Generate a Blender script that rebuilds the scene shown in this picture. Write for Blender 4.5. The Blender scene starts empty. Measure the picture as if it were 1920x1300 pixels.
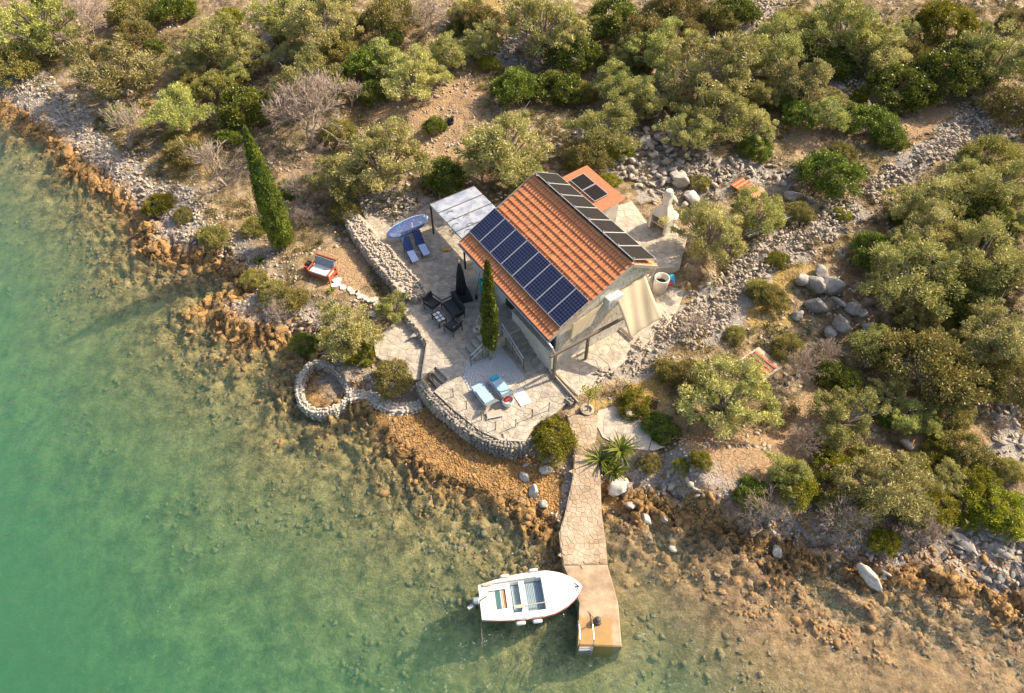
import bpy, math, random
import numpy as np
from mathutils import Vector, Matrix, Euler
rng = np.random.default_rng(7); random.seed(7)
S = bpy.context.scene
COL = S.collection
R = math.radians

# ------------------------------------------------------------------ camera, sky, sun, exposure
CAMH, PITCH, FPX = 29.5, R(50.35), 1323.5
cam = bpy.data.objects.new('camera', bpy.data.cameras.new('camera'))
COL.objects.link(cam); S.camera = cam
cam.location = (0, 0, CAMH); cam.rotation_euler = (R(90) - PITCH, 0, 0)
cam.data.sensor_width = 36; cam.data.lens = FPX * 36 / 1920
cam.data.clip_start = .5; cam.data.clip_end = 3000
SUN_AZ, SUN_EL = R(24), R(38)
sunv = Vector((math.cos(SUN_AZ) * math.cos(SUN_EL), math.sin(SUN_AZ) * math.cos(SUN_EL), math.sin(SUN_EL)))
w = bpy.data.worlds.new('World'); S.world = w; w.use_nodes = True
nt = w.node_tree; nt.nodes.clear()
sk = nt.nodes.new('ShaderNodeTexSky'); sk.sky_type = 'NISHITA'; sk.sun_disc = False
sk.dust_density = 3.5; sk.sun_elevation = SUN_EL; sk.sun_rotation = math.atan2(sunv.x, sunv.y)
bg = nt.nodes.new('ShaderNodeBackground'); bg.inputs['Strength'].default_value = .145
wo = nt.nodes.new('ShaderNodeOutputWorld')
nt.links.new(sk.outputs[0], bg.inputs[0]); nt.links.new(bg.outputs[0], wo.inputs[0])
sl = bpy.data.lights.new('sun', 'SUN'); sl.energy = 4.8; sl.angle = R(.53); sl.color = (1, .86, .65)
so = bpy.data.objects.new('sun', sl); COL.objects.link(so); so.rotation_euler = sunv.to_track_quat('Z', 'Y').to_euler()
so.location = (40, 20, 60)
S.view_settings.view_transform = 'Standard'; S.view_settings.look = 'None'
S.view_settings.gamma = 1; S.view_settings.use_curve_mapping = False
S.view_settings.exposure = .68
S.cycles.max_bounces = 8; S.cycles.volume_bounces = 3; S.cycles.transparent_max_bounces = 12
S.cycles.caustics_reflective = False; S.cycles.caustics_refractive = False

# ------------------------------------------------------------------ places read off the photograph -> world
def G(px, py, z=0.0):
    u = (px - 960) / FPX; v = (650 - py) / FPX
    d = (u, v * math.sin(PITCH) + math.cos(PITCH), v * math.cos(PITCH) - math.sin(PITCH))
    t = (z - CAMH) / d[2]
    return Vector((d[0] * t, d[1] * t, z))
def depth(p):
    return p.y * math.cos(PITCH) - (p.z - CAMH) * math.sin(PITCH)
def toworld(pts, z): return np.array([G(a, b, z)[:2] for a, b in pts])

# ------------------------------------------------------------------ noise
_P = rng.random((256, 256))
def vnoise(x, y):
    xi = np.floor(x).astype(int); yi = np.floor(y).astype(int); fx = x - xi; fy = y - yi
    fx = fx * fx * (3 - 2 * fx); fy = fy * fy * (3 - 2 * fy)
    a = _P[xi & 255, yi & 255]; b = _P[(xi + 1) & 255, yi & 255]
    c = _P[xi & 255, (yi + 1) & 255]; d = _P[(xi + 1) & 255, (yi + 1) & 255]
    return (a * (1 - fx) + b * fx) * (1 - fy) + (c * (1 - fx) + d * fx) * fy
def fbm(x, y, o=4):
    s = 0; a = .5; t = 0
    for i in range(o):
        s = s + a * vnoise(x * 2 ** i + 17.3 * i, y * 2 ** i + 5.1 * i); t += a; a *= .55
    return s / t
def sstep(a, b, x):
    t = np.clip((x - a) / (b - a), 0, 1); return t * t * (3 - 2 * t)
def inpoly(x, y, poly):
    x = np.asarray(x, float); y = np.asarray(y, float)
    r = np.zeros(x.shape, bool); n = len(poly)
    for i in range(n):
        x0, y0 = poly[i]; x1, y1 = poly[(i + 1) % n]
        if y0 == y1: continue
        c = ((y0 > y) != (y1 > y)) & (x < (x1 - x0) * (y - y0) / (y1 - y0) + x0)
        r ^= c
    return r
def sdist(x, y, poly, closed=True):
    x = np.asarray(x, float); y = np.asarray(y, float)
    d = np.full(x.shape, 1e9); n = len(poly)
    for i in range(n if closed else n - 1):
        x0, y0 = poly[i]; x1, y1 = poly[(i + 1) % n]
        dx, dy = x1 - x0, y1 - y0; L = dx * dx + dy * dy + 1e-12
        t = np.clip(((x - x0) * dx + (y - y0) * dy) / L, 0, 1)
        d = np.minimum(d, np.hypot(x - x0 - t * dx, y - y0 - t * dy))
    if closed: d = np.where(inpoly(x, y, poly), d, -d)
    return d

# ------------------------------------------------------------------ mesh helpers
def mesh_np(name, V, F, mat=None, rnd=None, smooth=False):
    V = np.asarray(V, np.float32); F = np.asarray(F, np.int32)
    m = bpy.data.meshes.new(name); k = F.shape[1]
    m.vertices.add(len(V)); m.vertices.foreach_set('co', V.ravel())
    m.loops.add(F.size); m.loops.foreach_set('vertex_index', F.ravel())
    m.polygons.add(len(F)); m.polygons.foreach_set('loop_start', np.arange(0, F.size, k, dtype=np.int32))
    m.update(calc_edges=True)
    if smooth: m.polygons.foreach_set('use_smooth', np.ones(len(F), bool))
    if rnd is not None:
        a = m.attributes.new('rnd', 'FLOAT', 'FACE'); a.data.foreach_set('value', np.asarray(rnd, np.float32))
    if mat: m.materials.append(mat)
    return m
class MB:
    def __init__(s): s.v = []; s.f = []
    def add(s, vs, fs):
        o = len(s.v); s.v += [tuple(v) for v in vs]; s.f += [tuple(i + o for i in f) for f in fs]; return s
    def box(s, c, d, rz=0, rx=0, ry=0):
        M = Euler((rx, ry, rz)).to_matrix(); c = Vector(c)
        vs = [c + M @ Vector((i * d[0] / 2, j * d[1] / 2, k * d[2] / 2)) for i in (-1, 1) for j in (-1, 1) for k in (-1, 1)]
        return s.add(vs, [(0, 1, 3, 2), (4, 6, 7, 5), (0, 4, 5, 1), (2, 3, 7, 6), (0, 2, 6, 4), (1, 5, 7, 3)])
    def tube(s, pts, rad, n=6, cap=True):
        pts = [Vector(p) for p in pts]
        if not hasattr(rad, '__len__'): rad = [rad] * len(pts)
        vs = []
        for i, p in enumerate(pts):
            d = (pts[min(i + 1, len(pts) - 1)] - pts[max(i - 1, 0)])
            d = d.normalized() if d.length > 1e-9 else Vector((0, 0, 1))
            a = d.cross(Vector((0, 0, 1)) if abs(d.z) < .9 else Vector((1, 0, 0))).normalized(); b = d.cross(a)
            for k in range(n):
                t = 2 * math.pi * k / n; vs.append(p + rad[i] * (math.cos(t) * a + math.sin(t) * b))
        fs = [(i * n + k, i * n + (k + 1) % n, (i + 1) * n + (k + 1) % n, (i + 1) * n + k) for i in range(len(pts) - 1) for k in range(n)]
        if cap: fs += [tuple(range(n))[::-1], tuple((len(pts) - 1) * n + k for k in range(n))]
        return s.add(vs, fs)
    def prism(s, poly, z0, z1):
        n = len(poly); z0 = z0 if hasattr(z0, '__len__') else [z0] * n; z1 = z1 if hasattr(z1, '__len__') else [z1] * n
        vs = [(p[0], p[1], z0[i]) for i, p in enumerate(poly)] + [(p[0], p[1], z1[i]) for i, p in enumerate(poly)]
        fs = [tuple(range(n))[::-1], tuple(range(n, 2 * n))] + [(i, (i + 1) % n, n + (i + 1) % n, n + i) for i in range(n)]
        return s.add(vs, fs)
    def grid(s, P):     # P[i][j] points
        a, b = len(P), len(P[0]); o = []
        for r in P: o += r
        return s.add(o, [(i * b + j, i * b + j + 1, (i + 1) * b + j + 1, (i + 1) * b + j) for i in range(a - 1) for j in range(b - 1)])
    def lathe(s, prof, c=(0, 0, 0), n=12):
        vs = [(c[0] + r * math.cos(2 * math.pi * k / n), c[1] + r * math.sin(2 * math.pi * k / n), c[2] + z) for r, z in prof for k in range(n)]
        return s.add(vs, [(i * n + k, i * n + (k + 1) % n, (i + 1) * n + (k + 1) % n, (i + 1) * n + k) for i in range(len(prof) - 1) for k in range(n)])
    def mesh(s, name, mat=None, smooth=False):
        m = bpy.data.meshes.new(name); m.from_pydata(s.v, [], s.f); m.update()
        if mat: m.materials.append(mat)
        if smooth: m.polygons.foreach_set('use_smooth', [True] * len(m.polygons))
        return m
    def build(s, name, mat, parent=None, loc=None, rot=None, smooth=False, solid=0):
        o = ob(name, s.mesh(name, mat, smooth), parent, loc, rot)
        if solid:
            md = o.modifiers.new('solid', 'SOLIDIFY'); md.thickness = solid
        return o
def ob(name, mesh, parent=None, loc=None, rot=None, scale=None):
    o = bpy.data.objects.new(name, mesh); COL.objects.link(o)
    if parent: o.parent = parent
    if loc is not None: o.location = loc
    if rot is not None: o.rotation_euler = rot
    if scale is not None: o.scale = scale if hasattr(scale, '__len__') else (scale,) * 3
    return o
def tag(o, label, cat, group=None, kind=None):
    o['label'] = label; o['category'] = cat
    if group: o['group'] = group
    if kind: o['kind'] = kind
    return o
def thing(name, label, cat, loc=(0, 0, 0), rz=0, group=None):
    return tag(ob(name, None, None, loc, (0, 0, rz)), label, cat, group)
def struct(o): o['kind'] = 'structure'; return o
def stuff(o): o['kind'] = 'stuff'; return o
def copy_tree(o, parent=None):
    kids = [c for c in COL.objects if c.parent == o] if parent is None else list(o.children)
    c = o.copy(); COL.objects.link(c)
    if parent: c.parent = parent
    for ch in kids: copy_tree(ch, c)
    return c

# ------------------------------------------------------------------ materials
def newmat(name):
    m = bpy.data.materials.new(name); m.use_nodes = True; t = m.node_tree
    return m, t, t.nodes['Principled BSDF']
def lk(t, a, b): t.links.new(a, b)
def noise(t, scale, detail=5, rough=.6, vec=None, dist=0):
    n = t.nodes.new('ShaderNodeTexNoise'); n.inputs['Scale'].default_value = scale; n.inputs['Detail'].default_value = detail
    n.inputs['Roughness'].default_value = rough; n.inputs['Distortion'].default_value = dist
    if vec is not None: lk(t, vec, n.inputs['Vector'])
    return n.outputs['Fac']
def pos(t):
    return t.nodes.new('ShaderNodeNewGeometry').outputs['Position']
def ramp(t, fac, stops):
    r = t.nodes.new('ShaderNodeValToRGB'); e = r.color_ramp.elements
    while len(e) < len(stops): e.new(.5)
    for i, (p, c) in enumerate(stops):
        e[i].position = p; e[i].color = (*(c if hasattr(c, '__len__') else (c, c, c)), 1)
    lk(t, fac, r.inputs[0]); return r.outputs[0]
def mix(t, fac, a, b, mode='MIX'):
    n = t.nodes.new('ShaderNodeMix'); n.data_type = 'RGBA'; n.blend_type = mode
    for s, v in ((n.inputs[0], fac), (n.inputs[6], a), (n.inputs[7], b)):
        if isinstance(v, bpy.types.NodeSocket): lk(t, v, s)
        elif hasattr(v, '__len__'): s.default_value = (*v, 1)
        else: s.default_value = v
    return n.outputs[2]
def math_(t, op, a, b=0.0):
    n = t.nodes.new('ShaderNodeMath'); n.operation = op
    for s, v in ((n.inputs[0], a), (n.inputs[1], b)):
        if isinstance(v, bpy.types.NodeSocket): lk(t, v, s)
        else: s.default_value = v
    return n.outputs[0]
def attr(t, name, typ='GEOMETRY'):
    n = t.nodes.new('ShaderNodeAttribute'); n.attribute_name = name; n.attribute_type = typ; return n.outputs['Fac']
def bump(t, b, h, strength=.5, dist=.03):
    n = t.nodes.new('ShaderNodeBump'); n.inputs['Strength'].default_value = strength; n.inputs['Distance'].default_value = dist
    lk(t, h, n.inputs['Height']); lk(t, n.outputs[0], b.inputs['Normal'])
def orand(t): return t.nodes.new('ShaderNodeObjectInfo').outputs['Random']
def simple(name, c1, c2=None, scale=4, rough=.7, bmp=0, metal=0, var=.0, fine=30):
    m, t, b = newmat(name); c2 = c2 or tuple(x * .7 for x in c1)
    P_ = pos(t)
    c = ramp(t, noise(t, scale, 6, .65, P_), [(.3, c1), (.7, c2)])
    if var:
        v = math_(t, 'ADD', math_(t, 'MULTIPLY', orand(t), var * 2), 1 - var)
        c = mix(t, 1, c, mix(t, v, (0, 0, 0), (1, 1, 1)) if var <= .5 else c, 'MULTIPLY')
    lk(t, c, b.inputs['Base Color']); b.inputs['Roughness'].default_value = rough; b.inputs['Metallic'].default_value = metal
    if bmp: bump(t, b, noise(t, fine, 4, .7, P_), bmp, .02)
    return m
def leafmat(name, c1, c2, trans=.25, rough=.6):
    m, t, b = newmat(name)
    c = mix(t, attr(t, 'rnd'), c1, c2)
    big = noise(t, .9, 3, .6, pos(t))
    c = mix(t, 1, c, ramp(t, big, [(.3, (.72, .74, .7)), (.7, (1.15, 1.08, 1.0))]), 'MULTIPLY')
    h = t.nodes.new('ShaderNodeHueSaturation'); lk(t, c, h.inputs['Color'])
    lk(t, math_(t, 'ADD', math_(t, 'MULTIPLY', orand(t), .45), .78), h.inputs['Value'])
    lk(t, math_(t, 'ADD', math_(t, 'MULTIPLY', orand(t), .03), .485), h.inputs['Hue'])
    c = h.outputs[0]
    lk(t, c, b.inputs['Base Color']); b.inputs['Roughness'].default_value = rough
    tr = t.nodes.new('ShaderNodeBsdfTranslucent'); lk(t, c, tr.inputs[0])
    mx = t.nodes.new('ShaderNodeMixShader'); mx.inputs[0].default_value = trans
    lk(t, b.outputs[0], mx.inputs[1]); lk(t, tr.outputs[0], mx.inputs[2])
    lk(t, mx.outputs[0], t.nodes['Material Output'].inputs[0])
    return m
M = {}
M['olive'] = leafmat('olive_leaf', (.24, .26, .06), (.62, .60, .20), .25, .55)
M['olive2'] = leafmat('grey_olive_leaf', (.29, .28, .08), (.66, .60, .25), .25, .55)
M['dark'] = leafmat('mastic_leaf', (.07, .11, .012), (.32, .36, .05), .2, .45)
M['bright'] = leafmat('bright_leaf', (.16, .19, .012), (.46, .43, .03), .3)
M['brown'] = leafmat('brown_green_leaf', (.18, .17, .04), (.46, .39, .11), .2)
M['cyp'] = leafmat('cypress_leaf', (.07, .11, .012), (.30, .34, .04), .15)
M['scrub'] = leafmat('scrub_leaf', (.15, .15, .05), (.38, .34, .14), .2)
M['straw'] = leafmat('straw', (.34, .23, .075), (.55, .40, .16), .2, .8)
M['twig'] = simple('dead_twig', (.48, .37, .28), (.34, .26, .20), 6, .9)
M['bark'] = simple('bark', (.40, .34, .27), (.22, .18, .14), 7, .9, .6)
M['stone'] = simple('limestone', (.60, .50, .385), (.34, .275, .21), 5, .9, .6, var=.28)
M['stone_w'] = simple('white_limestone', (.66, .60, .51), (.38, .34, .28), 5, .9, .5, var=.2)
M['grey_rock'] = simple('grey_rock', (.46, .41, .35), (.22, .195, .165), 3, .9, .8, var=.15, fine=14)
M['orange_rock'] = simple('orange_rock', (.50, .28, .09), (.22, .12, .05), 2.6, .85, 1, var=.25, fine=9)
M['flag'] = simple('flagstone', (.62, .53, .41), (.30, .26, .21), 3.6, .85, .9, var=.18, fine=14)
M['jflag'] = simple('jetty_stone', (.56, .44, .31), (.38, .26, .155), 1.3, .9, .6, var=.25)
M['oldwall'] = simple('weathered_grey_stone', (.42, .37, .30), (.22, .195, .16), 4, .95, .8, var=.2)
M['oldstep'] = simple('stained_step_stone', (.44, .39, .31), (.24, .215, .17), 3.5, .9, .8, var=.1)
M['mortar'] = simple('mortar', (.60, .51, .39), (.42, .35, .27), 3, .95, .6)
M['concrete'] = simple('concrete', (.62, .48, .34), (.46, .35, .25), 1.6, .9, .4)
M['render'] = simple('lime_render', (.72, .67, .57), (.50, .45, .37), 1.8, .95, .6, fine=12)
M['render2'] = simple('pale_wall_stone', (.74, .68, .58), (.54, .48, .40), 3, .95, .6, var=.12)
M['white'] = simple('white_paint', (.76, .75, .72), (.66, .65, .62), 3, .4)
M['black'] = simple('black_fabric', (.028, .028, .030), (.018, .018, .02), 8, .7)
M['wicker'] = simple('dark_wicker', (.055, .055, .058), (.03, .03, .032), 30, .6, .4)
M['steel'] = simple('galvanised_steel', (.55, .55, .54), (.42, .42, .42), 8, .4, 0, .8)
M['iron'] = simple('dark_iron', (.10, .08, .065), (.05, .04, .035), 8, .6)
M['alu'] = simple('aluminium_frame', (.62, .60, .58), (.52, .50, .48), 8, .45, 0, .5)
M['fascia'] = simple('fascia_board', (.50, .42, .33), (.36, .30, .23), 4, .8)
M['wood'] = simple('weathered_wood', (.20, .16, .12), (.12, .095, .07), 6, .8, .4)
M['redwood'] = simple('red_stained_wood', (.45, .11, .045), (.30, .065, .03), 7, .6, .2)
M['orange_wood'] = simple('orange_wood', (.62, .30, .13), (.48, .2, .08), 5, .6)
M['blue'] = simple('blue_mesh', (.018, .05, .17), (.012, .03, .10), 12, .7)
M['towel'] = simple('pale_blue_towel', (.50, .58, .78), (.42, .50, .70), 14, .95)
M['towel2'] = simple('pale_aqua_towel', (.40, .56, .64), (.30, .46, .55), 9, .95)
M['sail'] = simple('cream_sailcloth', (.88, .78, .60), (.82, .71, .52), 1.5, .9, .15, fine=3)
_t2 = M['sail'].node_tree; _tr = _t2.nodes.new('ShaderNodeBsdfTranslucent'); _tr.inputs[0].default_value = (.92, .80, .56, 1); _mx = _t2.nodes.new('ShaderNodeMixShader'); _mx.inputs[0].default_value = .5
lk(_t2, _t2.nodes['Principled BSDF'].outputs[0], _mx.inputs[1]); lk(_t2, _tr.outputs[0], _mx.inputs[2]); lk(_t2, _mx.outputs[0], _t2.nodes['Material Output'].inputs[0])
M['glass'] = simple('window_glass', (.03, .04, .055), (.02, .025, .035), 2, .08)
M['door'] = simple('dark_door', (.045, .025, .02), (.03, .018, .014), 5, .5)
M['teal'] = simple('teal_plastic', (.01, .30, .27), (.01, .22, .2), 3, .4)
M['cyan'] = simple('cyan_plastic', (.03, .42, .60), (.02, .3, .45), 3, .5)
M['orange'] = simple('ochre_cloth', (.75, .42, .10), (.55, .3, .07), 5, .8)
M['red'] = simple('red_cloth', (.65, .05, .04), (.5, .04, .03), 5, .8)
M['rope'] = simple('rope', (.36, .28, .19), (.22, .17, .12), 20, .9)
M['cushion'] = simple('grey_cushion', (.30, .34, .36), (.22, .25, .27), 6, .9)
M['floorb'] = simple('blue_grey_boards', (.36, .45, .50), (.26, .34, .39), 9, .7)
M['greenp'] = simple('green_paint', (.10, .24, .21), (.07, .18, .16), 6, .6)
M['tyre'] = simple('black_rubber', (.02, .02, .02), (.012, .012, .012), 6, .8)
M['timber'] = simple('silvered_timber', (.58, .52, .42), (.38, .33, .26), 7, .85, .3)
M['pebble'] = simple('pebbles', (.74, .73, .70), (.46, .45, .43), 22, .9, .9, fine=45)

# terracotta: per object variation and stains
m, t, b = newmat('terracotta'); P_ = pos(t)
c = ramp(t, noise(t, 2.3, 6, .7, P_), [(.3, (.70, .26, .115)), (.55, (.61, .225, .10)), (.75, (.42, .18, .10))])
c = mix(t, math_(t, 'MULTIPLY', orand(t), .6), c, (.80, .36, .16))
c = mix(t, ramp(t, noise(t, 14, 4, .7, P_), [(.6, 0.0), (.75, .5)]), c, (.30, .20, .15))
lk(t, c, b.inputs['Base Color']); b.inputs['Roughness'].default_value = .9; b.inputs['Specular IOR Level'].default_value = .15; M['tile'] = m
# solar cells: grid of cells in the panel's own coordinates
def pvmat(name, c1, c2, line, cs, rough):
    m, t, b = newmat(name); tc = t.nodes.new('ShaderNodeTexCoord'); sp = t.nodes.new('ShaderNodeSeparateXYZ'); lk(t, tc.outputs['Object'], sp.inputs[0])
    g = None
    for k in (0, 1):
        f = math_(t, 'FRACT', math_(t, 'DIVIDE', sp.outputs[k], cs))
        e = math_(t, 'GREATER_THAN', math_(t, 'ABSOLUTE', math_(t, 'SUBTRACT', f, .5)), .455 if line else .6)
        g = e if g is None else math_(t, 'MAXIMUM', g, e)
    c = mix(t, noise(t, 3, 3, .5, tc.outputs['Object']), c1, c2)
    lk(t, mix(t, g, c, (.12, .13, .19)), b.inputs['Base Color']); b.inputs['Roughness'].default_value = rough; b.inputs['Specular IOR Level'].default_value = .45 if line else .12
    return m
M['pv'] = pvmat('blue_solar_cells', (.009, .012, .042), (.014, .019, .062), True, .1633, .22)
M['pvb'] = pvmat('black_solar_glass', (.016, .013, .011), (.028, .022, .018), False, .16, .5)
# pergola sheet: dappled tree shade painted in as bluish-grey mottling
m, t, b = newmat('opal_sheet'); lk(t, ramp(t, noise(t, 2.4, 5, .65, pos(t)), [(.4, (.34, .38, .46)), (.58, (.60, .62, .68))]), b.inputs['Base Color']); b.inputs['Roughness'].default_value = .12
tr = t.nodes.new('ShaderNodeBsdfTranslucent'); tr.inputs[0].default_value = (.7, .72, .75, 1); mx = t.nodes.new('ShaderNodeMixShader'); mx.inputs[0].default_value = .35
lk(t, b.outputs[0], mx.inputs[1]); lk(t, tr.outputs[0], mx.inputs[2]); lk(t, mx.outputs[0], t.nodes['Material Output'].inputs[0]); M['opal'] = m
# paddle board print
m, t, b = newmat('board_print'); tc = t.nodes.new('ShaderNodeTexCoord')
c = ramp(t, noise(t, 1.9, 5, .65, tc.outputs['Object'], 2.2), [(.34, (.02, .34, .36)), (.42, (.03, .10, .22)), (.5, (.09, .08, .22)), (.56, (.03, .05, .14)), (.66, (.30, .38, .50))])
lk(t, c, b.inputs['Base Color']); b.inputs['Roughness'].default_value = .35; M['board'] = m
# jetty slab: wet algae stain at its seaward end
m, t, b = newmat('jetty_slab'); P_ = pos(t); sp = t.nodes.new('ShaderNodeSeparateXYZ'); lk(t, P_, sp.inputs[0])
c = ramp(t, noise(t, 1.2, 7, .7, P_), [(.38, (.50, .36, .23)), (.5, (.40, .28, .175)), (.62, (.28, .20, .125))])
e0 = G(1120, 1150, .5); n1 = noise(t, 1.5, 4, .6, P_)
f = math_(t, 'SUBTRACT', math_(t, 'ADD', sp.outputs[1], math_(t, 'MULTIPLY', n1, 1.2)), e0.y + .45)
f2 = math_(t, 'SUBTRACT', math_(t, 'ADD', sp.outputs[0], math_(t, 'MULTIPLY', n1, .5)), G(1150, 1180, .5).x + .22)
fm = math_(t, 'MAXIMUM', f, math_(t, 'MULTIPLY', f2, 2))
wet = ramp(t, math_(t, 'ADD', math_(t, 'MULTIPLY', fm, -4), .5), [(.2, 0.0), (.8, .85)])
c = mix(t, wet, c, ramp(t, noise(t, 5, 5, .6, P_), [(.3, (.46, .24, .05)), (.7, (.30, .20, .08))]))
lk(t, c, b.inputs['Base Color']); bump(t, b, noise(t, 9, 5, .7, P_), .35, .02)
lk(t, ramp(t, wet, [(0, .85), (1, .35)]), b.inputs['Roughness']); M['slab'] = m

# ------------------------------------------------------------------ terrain
coast_px = [(-420, -60), (-200, 90), (-70, 170), (0, 212), (40, 245), (95, 275), (110, 300), (165, 345), (215, 385), (262, 440), (262, 478), (330, 492),
            (395, 500), (440, 528), (452, 545), (400, 556), (372, 585), (420, 622), (455, 655), (500, 640), (560, 650), (596, 666), (566, 692), (556, 726), (572, 764),
            (604, 780), (655, 768), (690, 775), (728, 838), (790, 888), (870, 925), (950, 955), (1000, 1000), (1046, 1046), (1100, 1010), (1138, 950), (1200, 975),
            (1290, 985), (1350, 1010), (1400, 1035), (1480, 1062), (1560, 1085), (1650, 1118), (1740, 1112), (1830, 1135), (1920, 1160), (2100, 1215), (2400, 1330)]
coast = toworld(coast_px, 0)
land = np.vstack([coast, [[75, 2], [140, -20], [1500, -20], [1500, 1500], [-1500, 1500], [-1500, 300], [-160, 130], [-90, 95]]])
PADS = []   # (polygon px, z, falloff)
def pad(px, z, fall=.5): PADS.append((toworld(px, z), z, fall))
patio_px = [(676, 392), (740, 430), (800, 385), (870, 385), (900, 480), (1034, 688), (1078, 742), (1040, 775), (1000, 800), (985, 828), (940, 826), (900, 808), (850, 768), (814, 734), (840, 711), (816, 687), (789, 712), (800, 640), (758, 592), (758, 545), (735, 500)]
pad([(1000, 330), (1130, 330), (1240, 380), (1320, 470), (1330, 520), (1240, 520), (1190, 500)], 2.0, 1.0)
pad([(1034, 692), (1100, 600), (1190, 520), (1240, 520), (1300, 530), (1290, 560), (1220, 640), (1120, 725), (1085, 748), (1072, 748)], 1.4, .6)
pad([(690, 590), (756, 590), (800, 640), (800, 722), (760, 700), (700, 668)], .85, .3)
pad([(560, 485), (640, 470), (700, 560), (640, 560), (560, 540)], 1.0, 1.0)
pad([(700, 775), (790, 760), (850, 800), (900, 835), (985, 850), (1050, 900), (1040, 960), (960, 930), (850, 890), (740, 810)], .32, .5)
pad([(582, 690), (572, 705), (566, 725), (570, 750), (590, 764), (620, 758), (645, 740), (640, 718), (622, 700), (600, 688)], -.06, .25)
pad([(655, 735), (700, 735), (780, 745), (785, 762), (730, 768), (690, 748), (655, 752)], .2, .3)
pad(patio_px, 1.13, .12)
pad([(1060, 770), (1130, 750), (1215, 800), (1225, 850), (1130, 850), (1080, 850)], 1.02, .4)
pad([(1300, 840), (1460, 850), (1470, 900), (1330, 910)], 1.6, 1.5)
def height(x, y):
    sd = sdist(x, y, land)
    dd = np.maximum(sd, 0)
    h = .42 * (1 - np.exp(-dd / .8)) + .085 * np.minimum(dd, 60) + .02 * np.maximum(dd - 60, 0)
    h = h + sstep(6, 20, dd) * (fbm(x / 11, y / 11, 3) - .5) * 1.8 + sstep(.5, 4, dd) * (fbm(x / 1.6 + 9, y / 1.6, 4) - .5) * .55
    u = np.maximum(-sd, 0)
    sh = 1 - .84 * sstep(4, 11, x) * sstep(-30, -10, -y)
    dep = (.06 + .19 * u + .012 * u * u) * sh
    dep = np.minimum(dep, 9)
    h = np.where(sd > 0, h, -dep)
    # ledges and boulders of the shore, above and just under the water
    led = 1 - np.abs(2 * fbm(x / 1.7 + 40, y / 1.7 + 12, 4) - 1)
    ang = x * .75 + y * .66; cr = -x * .66 + y * .75
    led2 = 1 - np.abs(2 * fbm(cr / 4.5, ang / .9, 4) - 1)
    wl = sstep(-4.5, -.6, sd) * (1 - sstep(.6, 2.4, sd))
    left = 1 - sstep(-6, 2, x)
    h = h + wl * ((led - .72) * 1.1 * left + (led2 - .78) * .8 * (1 - left) * .9)
    joint = 1 - np.abs(2 * fbm(x / .55 + 3 + .6 * y, y / .55 + 70 + fbm(x / 2, y / 2, 2) * 2, 3) - 1)
    wl2 = sstep(-3.0, -.6, sd) * (1 - sstep(1.0, 2.2, sd))
    h = h - wl2 * sstep(.80, .97, joint) * .38 + wl2 * (np.floor(fbm(x / 1.3 + 80, y / 1.3, 3) * 9) / 9 - .5) * .55
    h = h + (1 - sstep(-2, 0, sd)) * (fbm(x / .8, y / .8, 3) - .5) * .16 * sstep(-22, -6, sd)
    for poly, z, fall in PADS:
        k = sstep(-fall, 0, sdist(x, y, poly)); h = h * (1 - k) + z * k
    return h, sd
def axis(lo, hi, step, far):
    a = list(np.arange(lo, hi + 1e-6, step)); s = step; p = a[-1]
    while p < far: s *= 1.35; p += s; a.append(p)
    s = step; p = a[0]
    while p > -far: s *= 1.35; p -= s; a.insert(0, p)
    return np.array(a)
def axis3(lo, a, b_, hi, far):
    core = list(np.arange(a, b_, .125)); left = list(np.arange(lo, a, .25)); right = list(np.arange(b_, hi + .01, .25)); m_ = left + core + right
    s_ = .25; p = m_[-1]; ext = []; lft = []
    while p < far: s_ *= 1.35; p += s_; ext.append(p)
    s_ = .25; p = m_[0]
    while p > -far: s_ *= 1.35; p -= s_; lft.insert(0, p)
    return np.array(lft + m_ + ext)
ax, ay = axis3(-44, -30, 28, 44, 900), axis3(5, 9, 36, 60, 900)
X, Y = np.meshgrid(ax, ay)
Hh, SD = height(X.ravel(), Y.ravel()); Hh = Hh.reshape(X.shape)
def gz(x, y):
    x = float(x); y = float(y)
    i = min(max(np.searchsorted(ax, x) - 1, 0), len(ax) - 2); j = min(max(np.searchsorted(ay, y) - 1, 0), len(ay) - 2)
    fx = (x - ax[i]) / (ax[i + 1] - ax[i]); fy = (y - ay[j]) / (ay[j + 1] - ay[j])
    return float((Hh[j, i] * (1 - fx) + Hh[j, i + 1] * fx) * (1 - fy) + (Hh[j + 1, i] * (1 - fx) + Hh[j + 1, i + 1] * fx) * fy)
def gzv(x, y):
    i = np.clip(np.searchsorted(ax, x) - 1, 0, len(ax) - 2); j = np.clip(np.searchsorted(ay, y) - 1, 0, len(ay) - 2)
    fx = (x - ax[i]) / (ax[i + 1] - ax[i]); fy = (y - ay[j]) / (ay[j + 1] - ay[j])
    return (Hh[j, i] * (1 - fx) + Hh[j, i + 1] * fx) * (1 - fy) + (Hh[j + 1, i] * (1 - fx) + Hh[j + 1, i + 1] * fx) * fy
def ground(px, py, off=0.0):     # the point of the ground seen at a pixel (raised by off)
    z = 1.0
    for _ in range(12):
        p = G(px, py, z); z = .5 * z + .5 * (gz(p.x, p.y) + off)
    p = G(px, py, z); return p
def gpoly(px): return np.array([ground(a, b)[:2] for a, b in px])
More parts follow.
